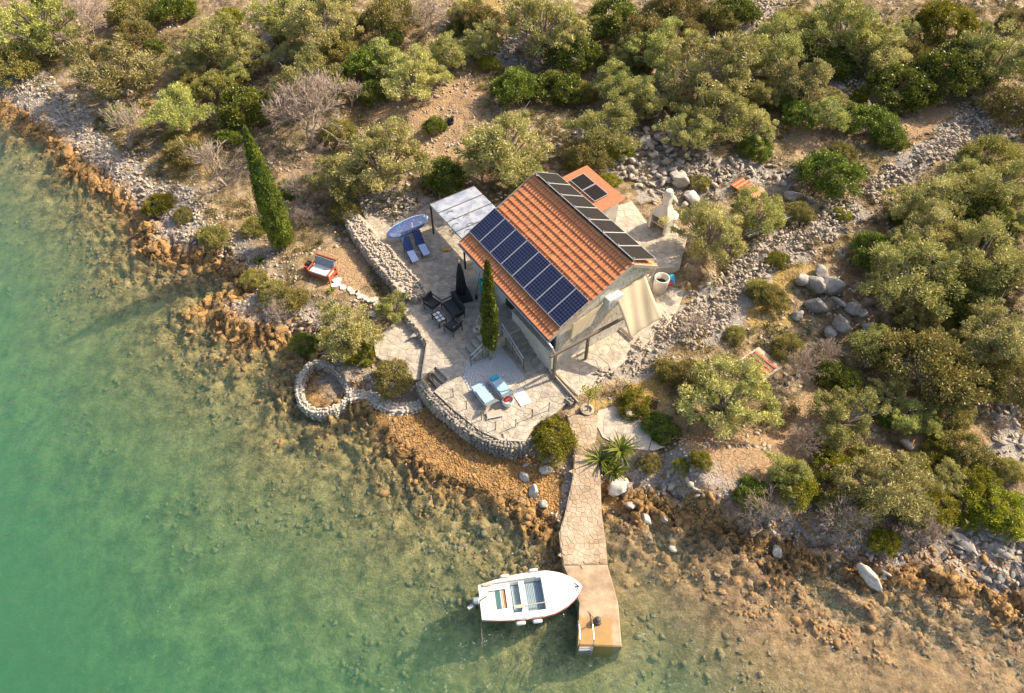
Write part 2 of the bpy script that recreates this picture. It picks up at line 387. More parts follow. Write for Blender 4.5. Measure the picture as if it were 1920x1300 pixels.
RUB = [  # loose limestone
    [(0, 95), (60, 120), (110, 150), (150, 190), (130, 230), (60, 200), (0, 175)],
    [(70, 190), (150, 190), (210, 270), (300, 330), (380, 400), (430, 440), (470, 500), (440, 520), (330, 440), (230, 360), (130, 270)],
    [(440, 545), (500, 520), (560, 560), (600, 610), (590, 640), (520, 610)],
    [(1120, 720), (1180, 660), (1260, 590), (1330, 530), (1400, 470), (1500, 400), (1600, 370), (1640, 400), (1560, 450), (1470, 500), (1400, 560), (1380, 620), (1260, 650), (1180, 720)],
    [(1600, 360), (1700, 290), (1800, 215), (1920, 165), (1920, 235), (1810, 290), (1720, 330), (1640, 390)],
    [(1160, 330), (1290, 300), (1420, 310), (1500, 320), (1480, 350), (1360, 350), (1290, 400), (1240, 380), (1180, 350)],
    [(1050, 250), (1180, 240), (1290, 250), (1330, 300), (1180, 340), (1120, 300)],
    [(640, 385), (700, 360), (800, 380), (800, 410), (740, 430), (700, 430)],
    [(1740, 1000), (1800, 985), (1920, 1000), (1960, 1100), (1920, 1110), (1850, 1100), (1780, 1060)],
    [(860, 60), (1000, 60), (1060, 110), (1000, 130), (900, 120)],
    [(1380, 0), (1470, 0), (1470, 50), (1400, 60)], [(1560, 150), (1640, 130), (1640, 210), (1580, 220)],
    [(900, 830), (1000, 820), (1060, 860), (1050, 900), (960, 870)], [(1540, 1040), (1640, 1020), (1700, 1060), (1620, 1090)],
    [(1840, 760), (1930, 740), (1930, 850), (1860, 860)], [(480, 40), (560, 60), (560, 110), (480, 110)], [(1250, 870), (1330, 900), (1330, 950), (1260, 960)]]
SOIL = [[(780, 160), (900, 150), (880, 230), (900, 300), (820, 310), (760, 260), (700, 210), (690, 180)],
        [(560, 460), (660, 455), (720, 555), (660, 545), (600, 550), (560, 530)],
        [(1290, 790), (1480, 800), (1540, 700), (1520, 760), (1480, 900), (1330, 910), (1290, 860)],
        [(1470, 230), (1560, 230), (1540, 310), (1480, 300)], [(510, 290), (580, 300), (560, 420), (520, 400)],
        [(1650, 230), (1800, 200), (1740, 260), (1680, 290)], [(1700, 800), (1860, 780), (1870, 860), (1730, 870)]]
GRASS = [[(180, 190), (300, 190), (290, 260), (200, 250)], [(300, 250), (400, 240), (390, 330), (320, 330)], [(0, 40), (120, 60), (120, 120), (20, 100)],
         [(560, 80), (700, 40), (700, 120), (600, 130)], [(860, 0), (980, 0), (960, 60), (880, 40)], [(1400, 500), (1500, 490), (1480, 620), (1400, 600)], [(1100, 770), (1180, 700), (1260, 690), (1240, 760)]]
RUBw = [gpoly(p) for p in RUB]; SOILw = [gpoly(p) for p in SOIL]; GRASSw = [gpoly(p) for p in GRASS]
def zone(x, y, polys, soft=.6):
    k = np.zeros(np.shape(x)); wob = (fbm(np.asarray(x) / 1.9 + 3, np.asarray(y) / 1.9 + 8, 4) - .5) * 3.6
    for p in polys: k = np.maximum(k, sstep(-soft, soft, sdist(x, y, p) + wob))
    return k
xr, yr = X.ravel(), Y.ravel(); BEACH = toworld([(690, 780), (790, 762), (850, 800), (900, 835), (985, 850), (1050, 890), (1040, 980), (960, 940), (850, 900), (740, 850)], .32)
SD = np.where(sdist(xr, yr, BEACH) > -.2, np.minimum(SD, .7), SD)
near = (np.abs(xr) < 60) & (yr > 0) & (yr < 80)
zr = np.zeros(len(xr)); zs = np.zeros(len(xr)); zg = np.zeros(len(xr))
zr[near] = zone(xr[near], yr[near], RUBw); zs[near] = zone(xr[near], yr[near], SOILw); zg[near] = zone(xr[near], yr[near], GRASSw, 1.0)
V = np.stack([xr, yr, Hh.ravel()], 1); nx, ny = len(ax), len(ay)
I = np.arange((ny - 1) * nx).reshape(ny - 1, nx)[:, :-1].ravel()
F = np.stack([I, I + 1, I + nx + 1, I + nx], 1)
gm = mesh_np('ground', V, F, smooth=True)
for nm, val in (('rub', zr), ('soil', zs), ('gras', zg), ('sd', SD), ('flat', sstep(2.6, 6, xr) * sstep(-8, -1.5, SD))):
    a = gm.attributes.new(nm, 'FLOAT', 'POINT'); a.data.foreach_set('value', val.astype(np.float32))
m, t, b = newmat('coastal_ground'); P_ = pos(t)
n_big = noise(t, .25, 4, .6, P_); n_mid = noise(t, 1.6, 6, .7, P_); n_fine = noise(t, 9, 6, .75, P_)
base = ramp(t, n_mid, [(.34, (.09, .065, .04)), (.48, (.24, .17, .10)), (.62, (.48, .36, .23))])
base = mix(t, ramp(t, n_big, [(.45, 0.0), (.62, .5)]), base, ramp(t, n_fine, [(.36, (.17, .13, .05)), (.62, (.46, .33, .13))]))
def brk(a, amt=.9, lo=.42, hi=.58):
    return ramp(t, math_(t, 'ADD', a, math_(t, 'MULTIPLY', math_(t, 'SUBTRACT', n_mid, .5), amt)), [(lo, 0.0), (hi, 1.0)])
base = mix(t, brk(attr(t, 'gras')), base, ramp(t, n_fine, [(.3, (.30, .20, .06)), (.7, (.56, .40, .15))]))
base = mix(t, brk(attr(t, 'soil')), base, ramp(t, n_fine, [(.34, (.26, .155, .08)), (.5, (.42, .275, .15)), (.64, (.52, .37, .225))]))
base = mix(t, brk(attr(t, 'rub')), base, ramp(t, n_fine, [(.3, (.20, .17, .14)), (.7, (.54, .47, .39))]))
sd_ = attr(t, 'sd'); sdn = math_(t, 'ADD', sd_, math_(t, 'MULTIPLY', math_(t, 'SUBTRACT', n_mid, .5), 3.2))
vo = t.nodes.new('ShaderNodeTexVoronoi'); vo.feature = 'DISTANCE_TO_EDGE'; vo.inputs['Scale'].default_value = 1.5
wp = t.nodes.new('ShaderNodeVectorMath'); wp.operation = 'ADD'; lk(t, P_, wp.inputs[0])
nv = t.nodes.new('ShaderNodeTexNoise'); nv.inputs['Scale'].default_value = 1.8; nv.inputs['Detail'].default_value = 5; lk(t, P_, nv.inputs['Vector']); lk(t, nv.outputs['Color'], wp.inputs[1]); lk(t, wp.outputs[0], vo.inputs['Vector'])
crack = ramp(t, vo.outputs['Distance'], [(.0, 0.0), (.07, 1.0)])
shore = mix(t, ramp(t, noise(t, 3.2, 8, .85, P_), [(.40, 0.0), (.58, 1.0)]), (.19, .105, .04), (.56, .33, .125))
shore = mix(t, crack, (.10, .06, .03), shore)
grey = ramp(t, n_fine, [(.36, (.19, .15, .12)), (.62, (.54, .45, .37))])
base = mix(t, ramp(t, math_(t, 'DIVIDE', sdn, 8), [(.22, 1.0), (.34, 0.0)]), base, grey)
base = mix(t, ramp(t, math_(t, 'DIVIDE', sdn, 8), [(.10, 1.0), (.2, 0.0)]), base, shore)
sea1 = ramp(t, noise(t, 1.5, 9, .82, P_), [(.39, (.06, .05, .025)), (.49, (.25, .19, .08)), (.62, (.48, .37, .16))])
sea2 = ramp(t, noise(t, .8, 9, .78, P_), [(.38, (.08, .09, .04)), (.49, (.25, .23, .10)), (.62, (.48, .44, .20))])
sea1 = mix(t, attr(t, 'flat'), sea1, ramp(t, noise(t, 1.7, 8, .8, P_), [(.40, (.07, .045, .025)), (.49, (.27, .175, .09)), (.6, (.46, .32, .17))]))
u = math_(t, 'DIVIDE', math_(t, 'MULTIPLY', sdn, -1), 20)
base = mix(t, ramp(t, u, [(.0, 0.0), (.03, 1.0)]), base, sea1)
base = mix(t, ramp(t, u, [(.18, 0.0), (.5, 1.0)]), base, sea2)
base = mix(t, ramp(t, u, [(.5, 0.0), (.95, .75)]), base, (.30, .28, .16))
base = mix(t, math_(t, 'MULTIPLY', attr(t, 'flat'), ramp(t, u, [(.0, 0.0), (.04, .65)])), base, ramp(t, noise(t, 1.9, 9, .82, P_), [(.41, (.06, .04, .022)), (.49, (.30, .18, .085)), (.6, (.50, .33, .165))]))
lk(t, base, b.inputs['Base Color']); b.inputs['Roughness'].default_value = .95; b.inputs['Specular IOR Level'].default_value = .2
bump(t, b, math_(t, 'ADD', n_fine, math_(t, 'ADD', math_(t, 'MULTIPLY', n_mid, 2), math_(t, 'MULTIPLY', crack, ramp(t, math_(t, 'MULTIPLY', math_(t, 'ADD', sd_, 2.5), .4), [(.0, 0.0), (1.0, .5)])))), .9, .09)
gm.materials.append(m)
struct(ob('ground', gm))

# ------------------------------------------------------------------ sea
m, t, b = newmat('sea_water'); t.nodes.remove(b); out = t.nodes['Material Output']
tr = t.nodes.new('ShaderNodeBsdfTransparent'); gl = t.nodes.new('ShaderNodeBsdfGlossy'); gl.inputs['Roughness'].default_value = .14
gl.inputs['Color'].default_value = (.9, .95, 1, 1)
P_ = pos(t); mp = t.nodes.new('ShaderNodeMapping'); mp.inputs['Rotation'].default_value[2] = R(20); mp.inputs['Scale'].default_value = (1, 2.2, 1); lk(t, P_, mp.inputs[0])
wv = math_(t, 'ADD', noise(t, 2.2, 4, .6, mp.outputs[0], .4), math_(t, 'MULTIPLY', noise(t, .6, 3, .5, mp.outputs[0]), 1.6))
bn = t.nodes.new('ShaderNodeBump'); bn.inputs['Strength'].default_value = .9; bn.inputs['Distance'].default_value = .26; lk(t, wv, bn.inputs['Height'])
lk(t, bn.outputs[0], gl.inputs['Normal']);
ge = t.nodes.new('ShaderNodeNewGeometry'); dt = t.nodes.new('ShaderNodeVectorMath'); dt.operation = 'DOT_PRODUCT'
lk(t, ge.outputs['Incoming'], dt.inputs[0]); lk(t, bn.outputs[0], dt.inputs[1])
ca = math_(t, 'MINIMUM', math_(t, 'ABSOLUTE', dt.outputs['Value']), 1.0)
fres = math_(t, 'ADD', math_(t, 'MULTIPLY', math_(t, 'POWER', math_(t, 'SUBTRACT', 1.0, ca), 5.0), .98), .02)
mx = t.nodes.new('ShaderNodeMixShader'); lk(t, fres, mx.inputs[0]); lk(t, tr.outputs[0], mx.inputs[1]); lk(t, gl.outputs[0], mx.inputs[2])
lk(t, mx.outputs[0], out.inputs[0])
va = t.nodes.new('ShaderNodeVolumeAbsorption'); va.inputs['Color'].default_value = (.20, .66, .40, 1); va.inputs['Density'].default_value = .18
vs_ = t.nodes.new('ShaderNodeVolumeScatter'); vs_.inputs['Color'].default_value = (.33, .74, .52, 1); vs_.inputs['Density'].default_value = .088
ad = t.nodes.new('ShaderNodeAddShader'); lk(t, va.outputs[0], ad.inputs[0]); lk(t, vs_.outputs[0], ad.inputs[1])
lk(t, ad.outputs[0], out.inputs['Volume'])
sea = MB().box((0, 0, -7), (2400, 2400, 14)).build('sea', m); struct(sea)

# ------------------------------------------------------------------ stones: shared base shapes and joined masses
_t = (1 + 5 ** .5) / 2
ICO = np.array([(-1, _t, 0), (1, _t, 0), (-1, -_t, 0), (1, -_t, 0), (0, -1, _t), (0, 1, _t), (0, -1, -_t), (0, 1, -_t), (_t, 0, -1), (_t, 0, 1), (-_t, 0, -1), (-_t, 0, 1)]) / math.hypot(1, _t)
ICF = np.array([(0, 11, 5), (0, 5, 1), (0, 1, 7), (0, 7, 10), (0, 10, 11), (1, 5, 9), (5, 11, 4), (11, 10, 2), (10, 7, 6), (7, 1, 8), (3, 9, 4), (3, 4, 2), (3, 2, 6), (3, 6, 8), (3, 8, 9), (4, 9, 5), (2, 4, 11), (6, 2, 10), (8, 6, 7), (9, 8, 1)])
def subdiv(V, F):
    V = list(map(tuple, V)); c = {}; out = []
    def mid(a, b):
        k = (min(a, b), max(a, b))
        if k not in c:
            m = np.array(V[a]) + np.array(V[b]); V.append(tuple(m / np.linalg.norm(m))); c[k] = len(V) - 1
        return c[k]
    for a, b, d in F:
        x, y, z = mid(a, b), mid(b, d), mid(d, a); out += [(a, x, z), (b, y, x), (d, z, y), (x, y, z)]
    return np.array(V), np.array(out)
IC1 = subdiv(ICO, ICF); IC2 = subdiv(*IC1)
def rots(n):
    q = rng.normal(size=(n, 4)); q /= np.linalg.norm(q, axis=1)[:, None]; a, b_, c, d = q.T
    return np.stack([np.stack([1 - 2 * (c * c + d * d), 2 * (b_ * c - a * d), 2 * (b_ * d + a * c)], 1), np.stack([2 * (b_ * c + a * d), 1 - 2 * (b_ * b_ + d * d), 2 * (c * d - a * b_)], 1),
                     np.stack([2 * (b_ * d - a * c), 2 * (c * d + a * b_), 1 - 2 * (b_ * b_ + c * c)], 1)], 1)
def rockmass(name, P, size, mat, flat=.8):
    n = len(P); k = len(ICO)
    v = ICO[None] * (1 + rng.normal(0, .2, (n, k, 1))) * rng.uniform(.4, 1.3, (n, 1, 3)) * np.asarray(size).reshape(-1, 1, 1)
    v = np.einsum('nij,nkj->nki', rots(n), v); v[:, :, 2] *= flat; v += np.asarray(P)[:, None]
    f = (ICF[None] + (np.arange(n) * k)[:, None, None]).reshape(-1, 3)
    return mesh_np(name, v.reshape(-1, 3), f, mat)
def rockshape(seed, mat, lvl=0, rough=.16, el=(1, .8, .65)):
    r = np.random.default_rng(seed); V, F = (ICO, ICF) if lvl == 0 else (IC1 if lvl == 1 else IC2)
    V = V.copy()
    d = r.normal(size=(7, 3)); d /= np.linalg.norm(d, axis=1)[:, None]
    for q in d: # chop flat facets
        h = V @ q; lim = r.uniform(.4, .85); V = V - np.maximum(h - lim, 0)[:, None] * q
    V = V * (1 + (r.normal(0, rough * .5, (len(V), 1)) if lvl else r.normal(0, rough * .35, (len(V), 1)))) * np.array(el)
    return mesh_np('stone', V, F, mat)
STN = [rockshape(i, M['stone'], 0) for i in range(8)]
STNG = [rockshape(i + 10, M['oldwall'], 0) for i in range(8)]
STNW = [rockshape(i + 20, M['stone_w'], 0) for i in range(6)]
BLD = [rockshape(i + 40, M['grey_rock'], 2, .12) for i in range(5)]
BLW = [rockshape(i + 60, M['stone_w'], 2, .12) for i in range(4)]
BLO = [rockshape(i + 80, M['orange_rock'], 2, .25) for i in range(3)]
def rrot(): return (random.uniform(-.4, .4), random.uniform(-.4, .4), random.uniform(0, 6.28))
def inzone(polys, n, box=None):
    out = []
    allp = np.vstack(polys); lo, hi = allp.min(0), allp.max(0)
    while len(out) < n:
        q = rng.uniform(lo, hi, (n * 4, 2)); k = np.zeros(len(q), bool)
        wob = (fbm(q[:, 0] / 1.4, q[:, 1] / 1.4, 3) - .5) * 2.2
        for p in polys: k |= (sdist(q[:, 0], q[:, 1], p) + wob) > 0
        out += list(q[k])
    q = np.array(out[:n]); return q
def area(p): x, y = p[:, 0], p[:, 1]; return abs(np.dot(x, np.roll(y, 1)) - np.dot(y, np.roll(x, 1))) / 2
def rubble(name, label, cat, polys, dens, s0, s1, mound=.35, meshes=None, indiv=300, mat=None):
    meshes = meshes or STN; A = sum(area(p) for p in polys); n = int(A * dens)
    q = inzone(polys, n); size = s0 + (s1 - s0) * 1.35 * rng.random(n) ** 2.8
    edge = np.max([sdist(q[:, 0], q[:, 1], p) for p in polys], axis=0)
    z = gzv(q[:, 0], q[:, 1]) + sstep(0, 1.2, edge) * mound * rng.uniform(.3, 1, n) + size * rng.uniform(-.3, .5, n) + (fbm(q[:, 0] / .9, q[:, 1] / .9, 3) - .5) * .5 * min(1, mound * 3)
    c = q.mean(0); t_ = thing(name, label, cat, (c[0], c[1], gz(*c)))
    order = np.argsort(-size / (29.5 + q[:, 1] * .6)); P = np.column_stack([q, z]) - np.array(t_.location)
    for i in order[:indiv]:
        ob('stone', meshes[i % len(meshes)], t_, P[i], rrot(), (size[i] * random.uniform(.8, 1.5), size[i] * random.uniform(.55, 1), size[i] * random.uniform(.45, .8)))
    rest = order[indiv:]
    if len(rest): stuff(ob('loose_stones', rockmass('loose_stones', P[rest], size[rest], mat or M['stone']), t_))
    return t_
rubble('stone_wall', 'long collapsed dry stone wall of pale rubble running from the house terrace to the upper right', 'stone wall', RUBw[3:5], 34, .06, .17, .5)
rubble('stone_heap', 'scattered limestone rubble on the slope between the small annex and the outdoor oven', 'rubble', RUBw[5:7], 12, .08, .34, .2, indiv=250)
rubble('stone_heap', 'band of pale loose rock along the shore left of the tall leaning cypress', 'rubble', RUBw[0:2], 15, .04, .18, .12, indiv=200)
rubble('stone_heap', 'white scree between the orange shore ledges and the curved stone steps path', 'rubble', RUBw[2:3], 22, .05, .2, .1, indiv=120)
rubble('stone_heap', 'pile of big grey shore blocks at the right edge of the photo', 'rubble', RUBw[8:9], 7, .18, .45, .2, indiv=150, meshes=[rockshape(i + 90, M['grey_rock'], 1) for i in range(4)])
rubble('stone_heap', 'dry rubble bank above the paddle board and loungers', 'rubble', RUBw[7:8], 16, .07, .2, .25, indiv=120)
rubble('stone_heap', 'grey stone heap under the trees at the top centre', 'rubble', RUBw[9:10], 10, .1, .26, .25, indiv=60)
rubble('stone_heap', 'pale stones below the curved patio wall beside the jetty', 'rubble', RUBw[12:13], 20, .06, .2, .1, indiv=80)
rubble('stone_heap', 'small rocks on the bank just right of the jetty', 'rubble', RUBw[16:17], 10, .08, .26, .1, indiv=60)
rubble('stone_heap', 'grey broken rock at the water edge by the long pale ledge stone', 'rubble', RUBw[13:14], 14, .07, .22, .1, indiv=60)
rubble('stone_heap', 'stone clearance heap at the top edge right of centre', 'rubble', RUBw[10:11], 9, .1, .26, .2, indiv=40)
rubble('stone_heap', 'stone heap between two round dark bushes at upper right', 'rubble', RUBw[11:12], 9, .1, .26, .2, indiv=40)
rubble('stone_heap', 'rough grey rubble at the right edge above the shore blocks', 'rubble', RUBw[14:15], 9, .1, .26, .2, indiv=40)
# uncountable shore and slope stones
q = rng.uniform((-40, 6), (42, 58), (90000, 2)); sdv = sdist(q[:, 0], q[:, 1], land)
zq = gzv(q[:, 0], q[:, 1]); nz = fbm(q[:, 0] / 2.2 + 50, q[:, 1] / 2.2, 3)
padk = np.zeros(len(q)); PATW = toworld(patio_px, 1.13)
for poly, z, fall in PADS: padk = np.maximum(padk, (sdist(q[:, 0], q[:, 1], poly) > -.1).astype(float))
k1 = (sdv > -2.8) & (sdv < 2.4 + 0 * sdv) & ((nz > .46) | ((q[:, 0] > 7) & (sdv > -.2))) & (padk < 1); k1 &= rng.random(len(q)) < np.where(q[:, 0] > 7, .6, .3)
qq = q[k1]; stuff(tag(ob('shore_stones', rockmass('shore_stones', np.column_stack([qq, zq[k1] + .02]), rng.uniform(.04, .12, len(qq)) * (1 + (rng.random(len(qq)) < .06) * 1.3), M['orange_rock'], .6)), 'orange brown stones strewn along the waterline', 'stones'))
k2 = (sdv > 1.0) & (sdv < 4.2) & (padk < 1) & (rng.random(len(q)) < .6)
qq = q[k2]; stuff(tag(ob('bank_stones', rockmass('bank_stones', np.column_stack([qq, zq[k2] + .02]), rng.uniform(.03, .11, len(qq)), M['stone'])), 'pale grey gravel bank above the orange shore rocks', 'stones'))
k3 = (sdv > 3) & (nz > .52) & (padk < 1) & (rng.random(len(q)) < .3)
qq = q[k3]; stuff(tag(ob('field_stones', rockmass('field_stones', np.column_stack([qq, zq[k3] + .01]), rng.uniform(.04, .16, len(qq)), M['stone'])), 'small field stones scattered over the dry slope', 'stones'))
k4 = (sdv < -.6) & (sdv > -9) & (fbm(q[:, 0] / 3 + 5, q[:, 1] / 3, 3) > .5) & (rng.random(len(q)) < .22)
qq = q[k4]; stuff(tag(ob('seabed_stones', rockmass('seabed_stones', np.column_stack([qq, zq[k4]]), rng.uniform(.05, .2, len(qq)), simple('seabed_rock', (.30, .23, .11), (.10, .08, .04), 2, .9), .5)), 'drowned stones on the shallow seabed', 'stones'))

LEDGE = [toworld(p, 0) for p in [[(350, 560), (420, 540), (520, 555), (600, 640), (560, 700), (480, 690), (400, 640)], [(200, 370), (280, 400), (450, 490), (440, 530), (330, 515), (250, 470)], [(50, 220), (160, 265), (215, 350), (190, 390), (90, 300)],
    [(960, 960), (1050, 1000), (1050, 1045), (1000, 1010)]]]
q = inzone(LEDGE, 420); sz = .08 + .28 * rng.random(len(q)) ** 2; V1, F1 = IC1
def bigmass(name, q, z, sz, mat, flat=.5):
    n = len(q); v = V1[None] * (1 + rng.normal(0, .15, (n, len(V1), 1))) * rng.uniform(.6, 1.4, (n, 1, 3)) * sz[:, None, None]
    for _ in range(8):
        d = rng.normal(size=(n, 1, 3)); d /= np.linalg.norm(d, axis=2, keepdims=True); h = (v * d).sum(2, keepdims=True) - sz[:, None, None] * rng.uniform(.25, .7, (n, 1, 1)); v = v - np.maximum(h, 0) * d
    v = np.einsum('nij,nkj->nki', rots(n), v); v[:, :, 2] *= flat; v += np.column_stack([q, z])[:, None]
    return mesh_np(name, v.reshape(-1, 3), (F1[None] + (np.arange(n) * len(V1))[:, None, None]).reshape(-1, 3), mat)
stuff(tag(ob('ledge_rocks', bigmass('ledge_rocks', q, np.minimum(gzv(q[:, 0], q[:, 1]) - .03, .35), sz, M['orange_rock'])), 'craggy orange ledge rocks breaking the waterline', 'rocks'))
LEDG2 = [toworld([(1145, 970), (1300, 1000), (1420, 1050), (1600, 1110), (1900, 1180), (1900, 1230), (1700, 1180), (1400, 1100), (1200, 1070)], 0)]
q = inzone(LEDG2, 260); sz = rng.uniform(.06, .26, len(q))
stuff(tag(ob('ledge_rocks', bigmass('ledge_rocks', q, gzv(q[:, 0], q[:, 1]) - .06, sz, simple('brown_ledge', (.36, .25, .14), (.18, .12, .07), 2, .85, .8), .4)), 'brown ledge rocks in the shallows right of the jetty', 'rocks'))
BPW = toworld([(700, 780), (790, 765), (850, 800), (900, 835), (985, 850), (1050, 890), (1040, 980), (960, 940), (850, 890), (740, 840)], .3); q = inzone([BPW], 6500)
stuff(tag(ob('beach_gravel', rockmass('beach_gravel', np.column_stack([q, gzv(q[:, 0], q[:, 1]) + .01]), rng.uniform(.012, .055, len(q)) * (1 + 1.5 * (rng.random(len(q)) < .03)), M['orange_rock'], .5)), 'orange brown gravel of the little beach below the patio wall', 'gravel'))

def boulder(px, py, rpx, mesh, label, el=(1, 1, 1), rz=None, group=None, sink=.2):
    p = ground(px, py, 0); s_ = rpx * depth(p) / FPX
    o = ob('boulder', mesh, None, (p.x, p.y, p.z + s_ * (.55 - sink)), (random.uniform(-.3, .3), random.uniform(-.3, .3), random.uniform(0, 6.28) if rz is None else rz), tuple(s_ * e for e in el))
    return tag(o, label, 'boulder', group)
BOULD = [(1503, 532, 17, 0, 'grey boulder at the left end of the shaded cluster of rocks'), (1530, 542, 20, 1, 'long upright grey boulder second from left in the shaded cluster', (.7, 1.3, 1)), (1563, 545, 22, 2, 'broad grey boulder at the top right of the shaded cluster'),
    (1537, 515, 14, 3, 'small grey boulder at the very top of the shaded cluster'), (1530, 575, 20, 4, 'grey boulder in the middle left of the shaded cluster'), (1573, 572, 14, 0, 'narrow slanting slab in the middle of the shaded rock cluster', (.4, 1.4, .6)),
    (1596, 585, 17, 1, 'grey boulder at the right of the shaded cluster under the dark tree'), (1574, 612, 19, 2, 'grey boulder low in the shaded cluster'), (1557, 628, 13, 3, 'smallest grey boulder at the foot of the shaded cluster'),
    (1494, 594, 13, 4, 'lone grey boulder just left of the shaded cluster'), (1617, 592, 11, 0, 'small boulder at the right end of the shaded cluster'), (1625, 622, 14, 1, 'rounded boulder below right of the shaded cluster'),
    (1622, 682, 20, 2, 'pale lichen-spotted boulder between the brown-green tree and the dark scrub'),
    (983, 896, 12, 10, 'uppermost of three white boulders in a row on the orange beach', (.7, 1.3, 1)), (1003, 925, 16, 11, 'middle white boulder of three in a row on the orange beach', (.8, 1.3, 1)), (1021, 950, 12, 12, 'lowest white boulder of three in a row on the orange beach', (.7, 1.4, 1)),
    (1024, 882, 14, 13, 'whitish boulder under the bush beside the top of the jetty'), (1207, 975, 15, 10, 'white boulder with a hole in the shallows right of the jetty'), (1245, 975, 9, 11, 'small angular white stone in the shallows right of the holed boulder'),
    (1183, 952, 13, 12, 'whitish boulder on the bank below the spiky plants'), (1262, 1030, 9, 13, 'small pale stone beside the orange stone in the shallows'), (1250, 1052, 11, 20, 'orange-stained stone in the shallows right of the jetty'),
    (1160, 920, 24, 13, 'large smooth white rock face beneath the spiky plants by the jetty'), (1628, 1085, 24, 10, 'long pale ledge stone lying across the shoreline', (.55, 1.7, .7)), (1652, 1122, 17, 21, 'brownish end block below the long pale ledge stone'),
    (1678, 1056, 13, 11, 'flat greenish-white slab at the edge of the shore scrub', (1.2, .8, .4)), (1455, 1036, 13, 3, 'grey-green boulder at the shoreline under the grey dead scrub'), (1765, 818, 15, 12, 'long pale rock below the brown-green tree', (.5, 1.6, .7)),
    (1815, 855, 16, 13, 'pale elongated rock right of the long pale rock', (.6, 1.5, .7)), (1700, 835, 14, 10, 'pale rock left of the long pale rocks'), (1210, 270, 16, 0, 'grey boulder under the olive above the annex'), (1262, 262, 15, 1, 'grey boulder in the rubble behind the house'),
    (1268, 345, 24, 12, 'large rounded pale rock behind the outdoor oven'), (1292, 375, 20, 13, 'pale rock just right of the outdoor oven'), (1484, 372, 14, 2, 'grey boulder at the end of the timber pole stack'),
    (286, 470, 12, 20, 'orange block at the water edge below the grey bank'), (320, 500, 13, 21, 'flat orange ledge block left of the small cove'), (275, 425, 11, 22, 'orange shore block above the flat ledge'), (130, 290, 15, 20, 'large orange shore rock at upper left'),
    (150, 318, 13, 21, 'orange rock just below the large upper left shore rock'), (1880, 1140, 16, 21, 'brown rock in the shallows at the right edge'), (45, 218, 11, 22, 'orange rock at the far upper left waterline')]
for bdef in BOULD:
    x, y, r, k, lab = bdef[:5]; r = r * (1.22 if 1480 < x < 1640 and y < 640 else 1); el = bdef[5] if len(bdef) > 5 else (1, 1, 1)
    boulder(x, y, r, (BLD + [None] * 5 + BLW + [None] * 6 + BLO)[k], lab, el, rz=R(35) if len(bdef) > 5 else None)

# ------------------------------------------------------------------ vegetation
def leafcloud(C, rad, n, L, W_, clumpv=.6, squash=.8, up=0.0, out=None):
    C = np.asarray(C); k = len(C); N = k * n
    ctr = np.repeat(C, n, 0); r_ = np.repeat(np.asarray(rad).reshape(-1), n) if hasattr(rad, '__len__') else rad
    d = rng.normal(size=(N, 3)); d /= np.linalg.norm(d, axis=1)[:, None]; rr = rng.random(N) ** .45
    off = d * (rr * r_)[:, None]; off[:, 2] *= squash
    p = ctr + off
    a = rng.normal(size=(N, 3)) + d * .8; a[:, 2] += up
    if out is not None: a += out * (p - np.asarray([0, 0, C[:, 2].mean() * .5])) / (np.linalg.norm(p, axis=1)[:, None] + .01)
    a /= np.linalg.norm(a, axis=1)[:, None]; b_ = np.cross(a, rng.normal(size=(N, 3))); b_ /= np.linalg.norm(b_, axis=1)[:, None]
    l = (L * rng.uniform(.6, 1.3, N))[:, None]; w_ = (W_ * rng.uniform(.7, 1.2, N))[:, None]
    v = np.stack([p - a * l * .5, p + b_ * w_ * .5, p + a * l * .5, p - b_ * w_ * .5], 1).reshape(-1, 3)
    f = np.arange(N * 4).reshape(-1, 4); rv = np.clip(np.repeat(rng.random(k), n) * clumpv + rng.random(N) * (1 - clumpv), 0, 1)
    return v, f, rv
def limbs(tips, r0, h0, bend=.25, n=5, fork=None):
    mb = MB(); base = Vector((0, 0, -.15)); crotch = Vector((random.uniform(-.1, .1), random.uniform(-.1, .1), h0))
    mb.tube([base, crotch * .5, crotch], [r0 * 1.25, r0, r0 * .9], 7)
    for tp in tips:
        tp = Vector(tp); p = [crotch]
        for s_ in (.3, .6, .85, 1):
            q_ = crotch.lerp(tp, s_) + Vector((random.gauss(0, bend), random.gauss(0, bend), random.gauss(0, bend * .6))) * (.3 if s_ < 1 else 0)
            p.append(q_)
        mb.tube(p, [r0 * .6, r0 * .42, r0 * .28, r0 * .16, r0 * .08], n, False)
    return mb
def olive_proto(seed, mat):
    global rng; rng = np.random.default_rng(seed); random.seed(seed)
    K = 88; th_ = rng.random(K) * 6.283; ph = np.arccos(rng.uniform(-.55, 1, K)); r_ = rng.uniform(.3, 1, K) ** .5
    lob = 1 + .2 * np.sin(th_ * 3 + seed) + .16 * np.sin(th_ * 5 + seed * 2) + rng.normal(0, .07, K)
    C = np.stack([1.0 * r_ * np.sin(ph) * np.cos(th_) * lob, 1.0 * r_ * np.sin(ph) * np.sin(th_) * lob, (.84 + .6 * r_ * np.cos(ph)) * (1 + .18 * np.sin(th_ * 2 + seed * 5))], 1) * 1.95
    v, f, rv = leafcloud(C, rng.uniform(.15, .54, K) , 165, .17, .052, .55, .75, .35, .5)
    tips = [c * rng.uniform(.85, 1.2) for c in C[::2]]
    return limbs(tips, .14, .5).mesh('trunk', M['bark']), mesh_np('crown', v, f, mat, rv), 2.3
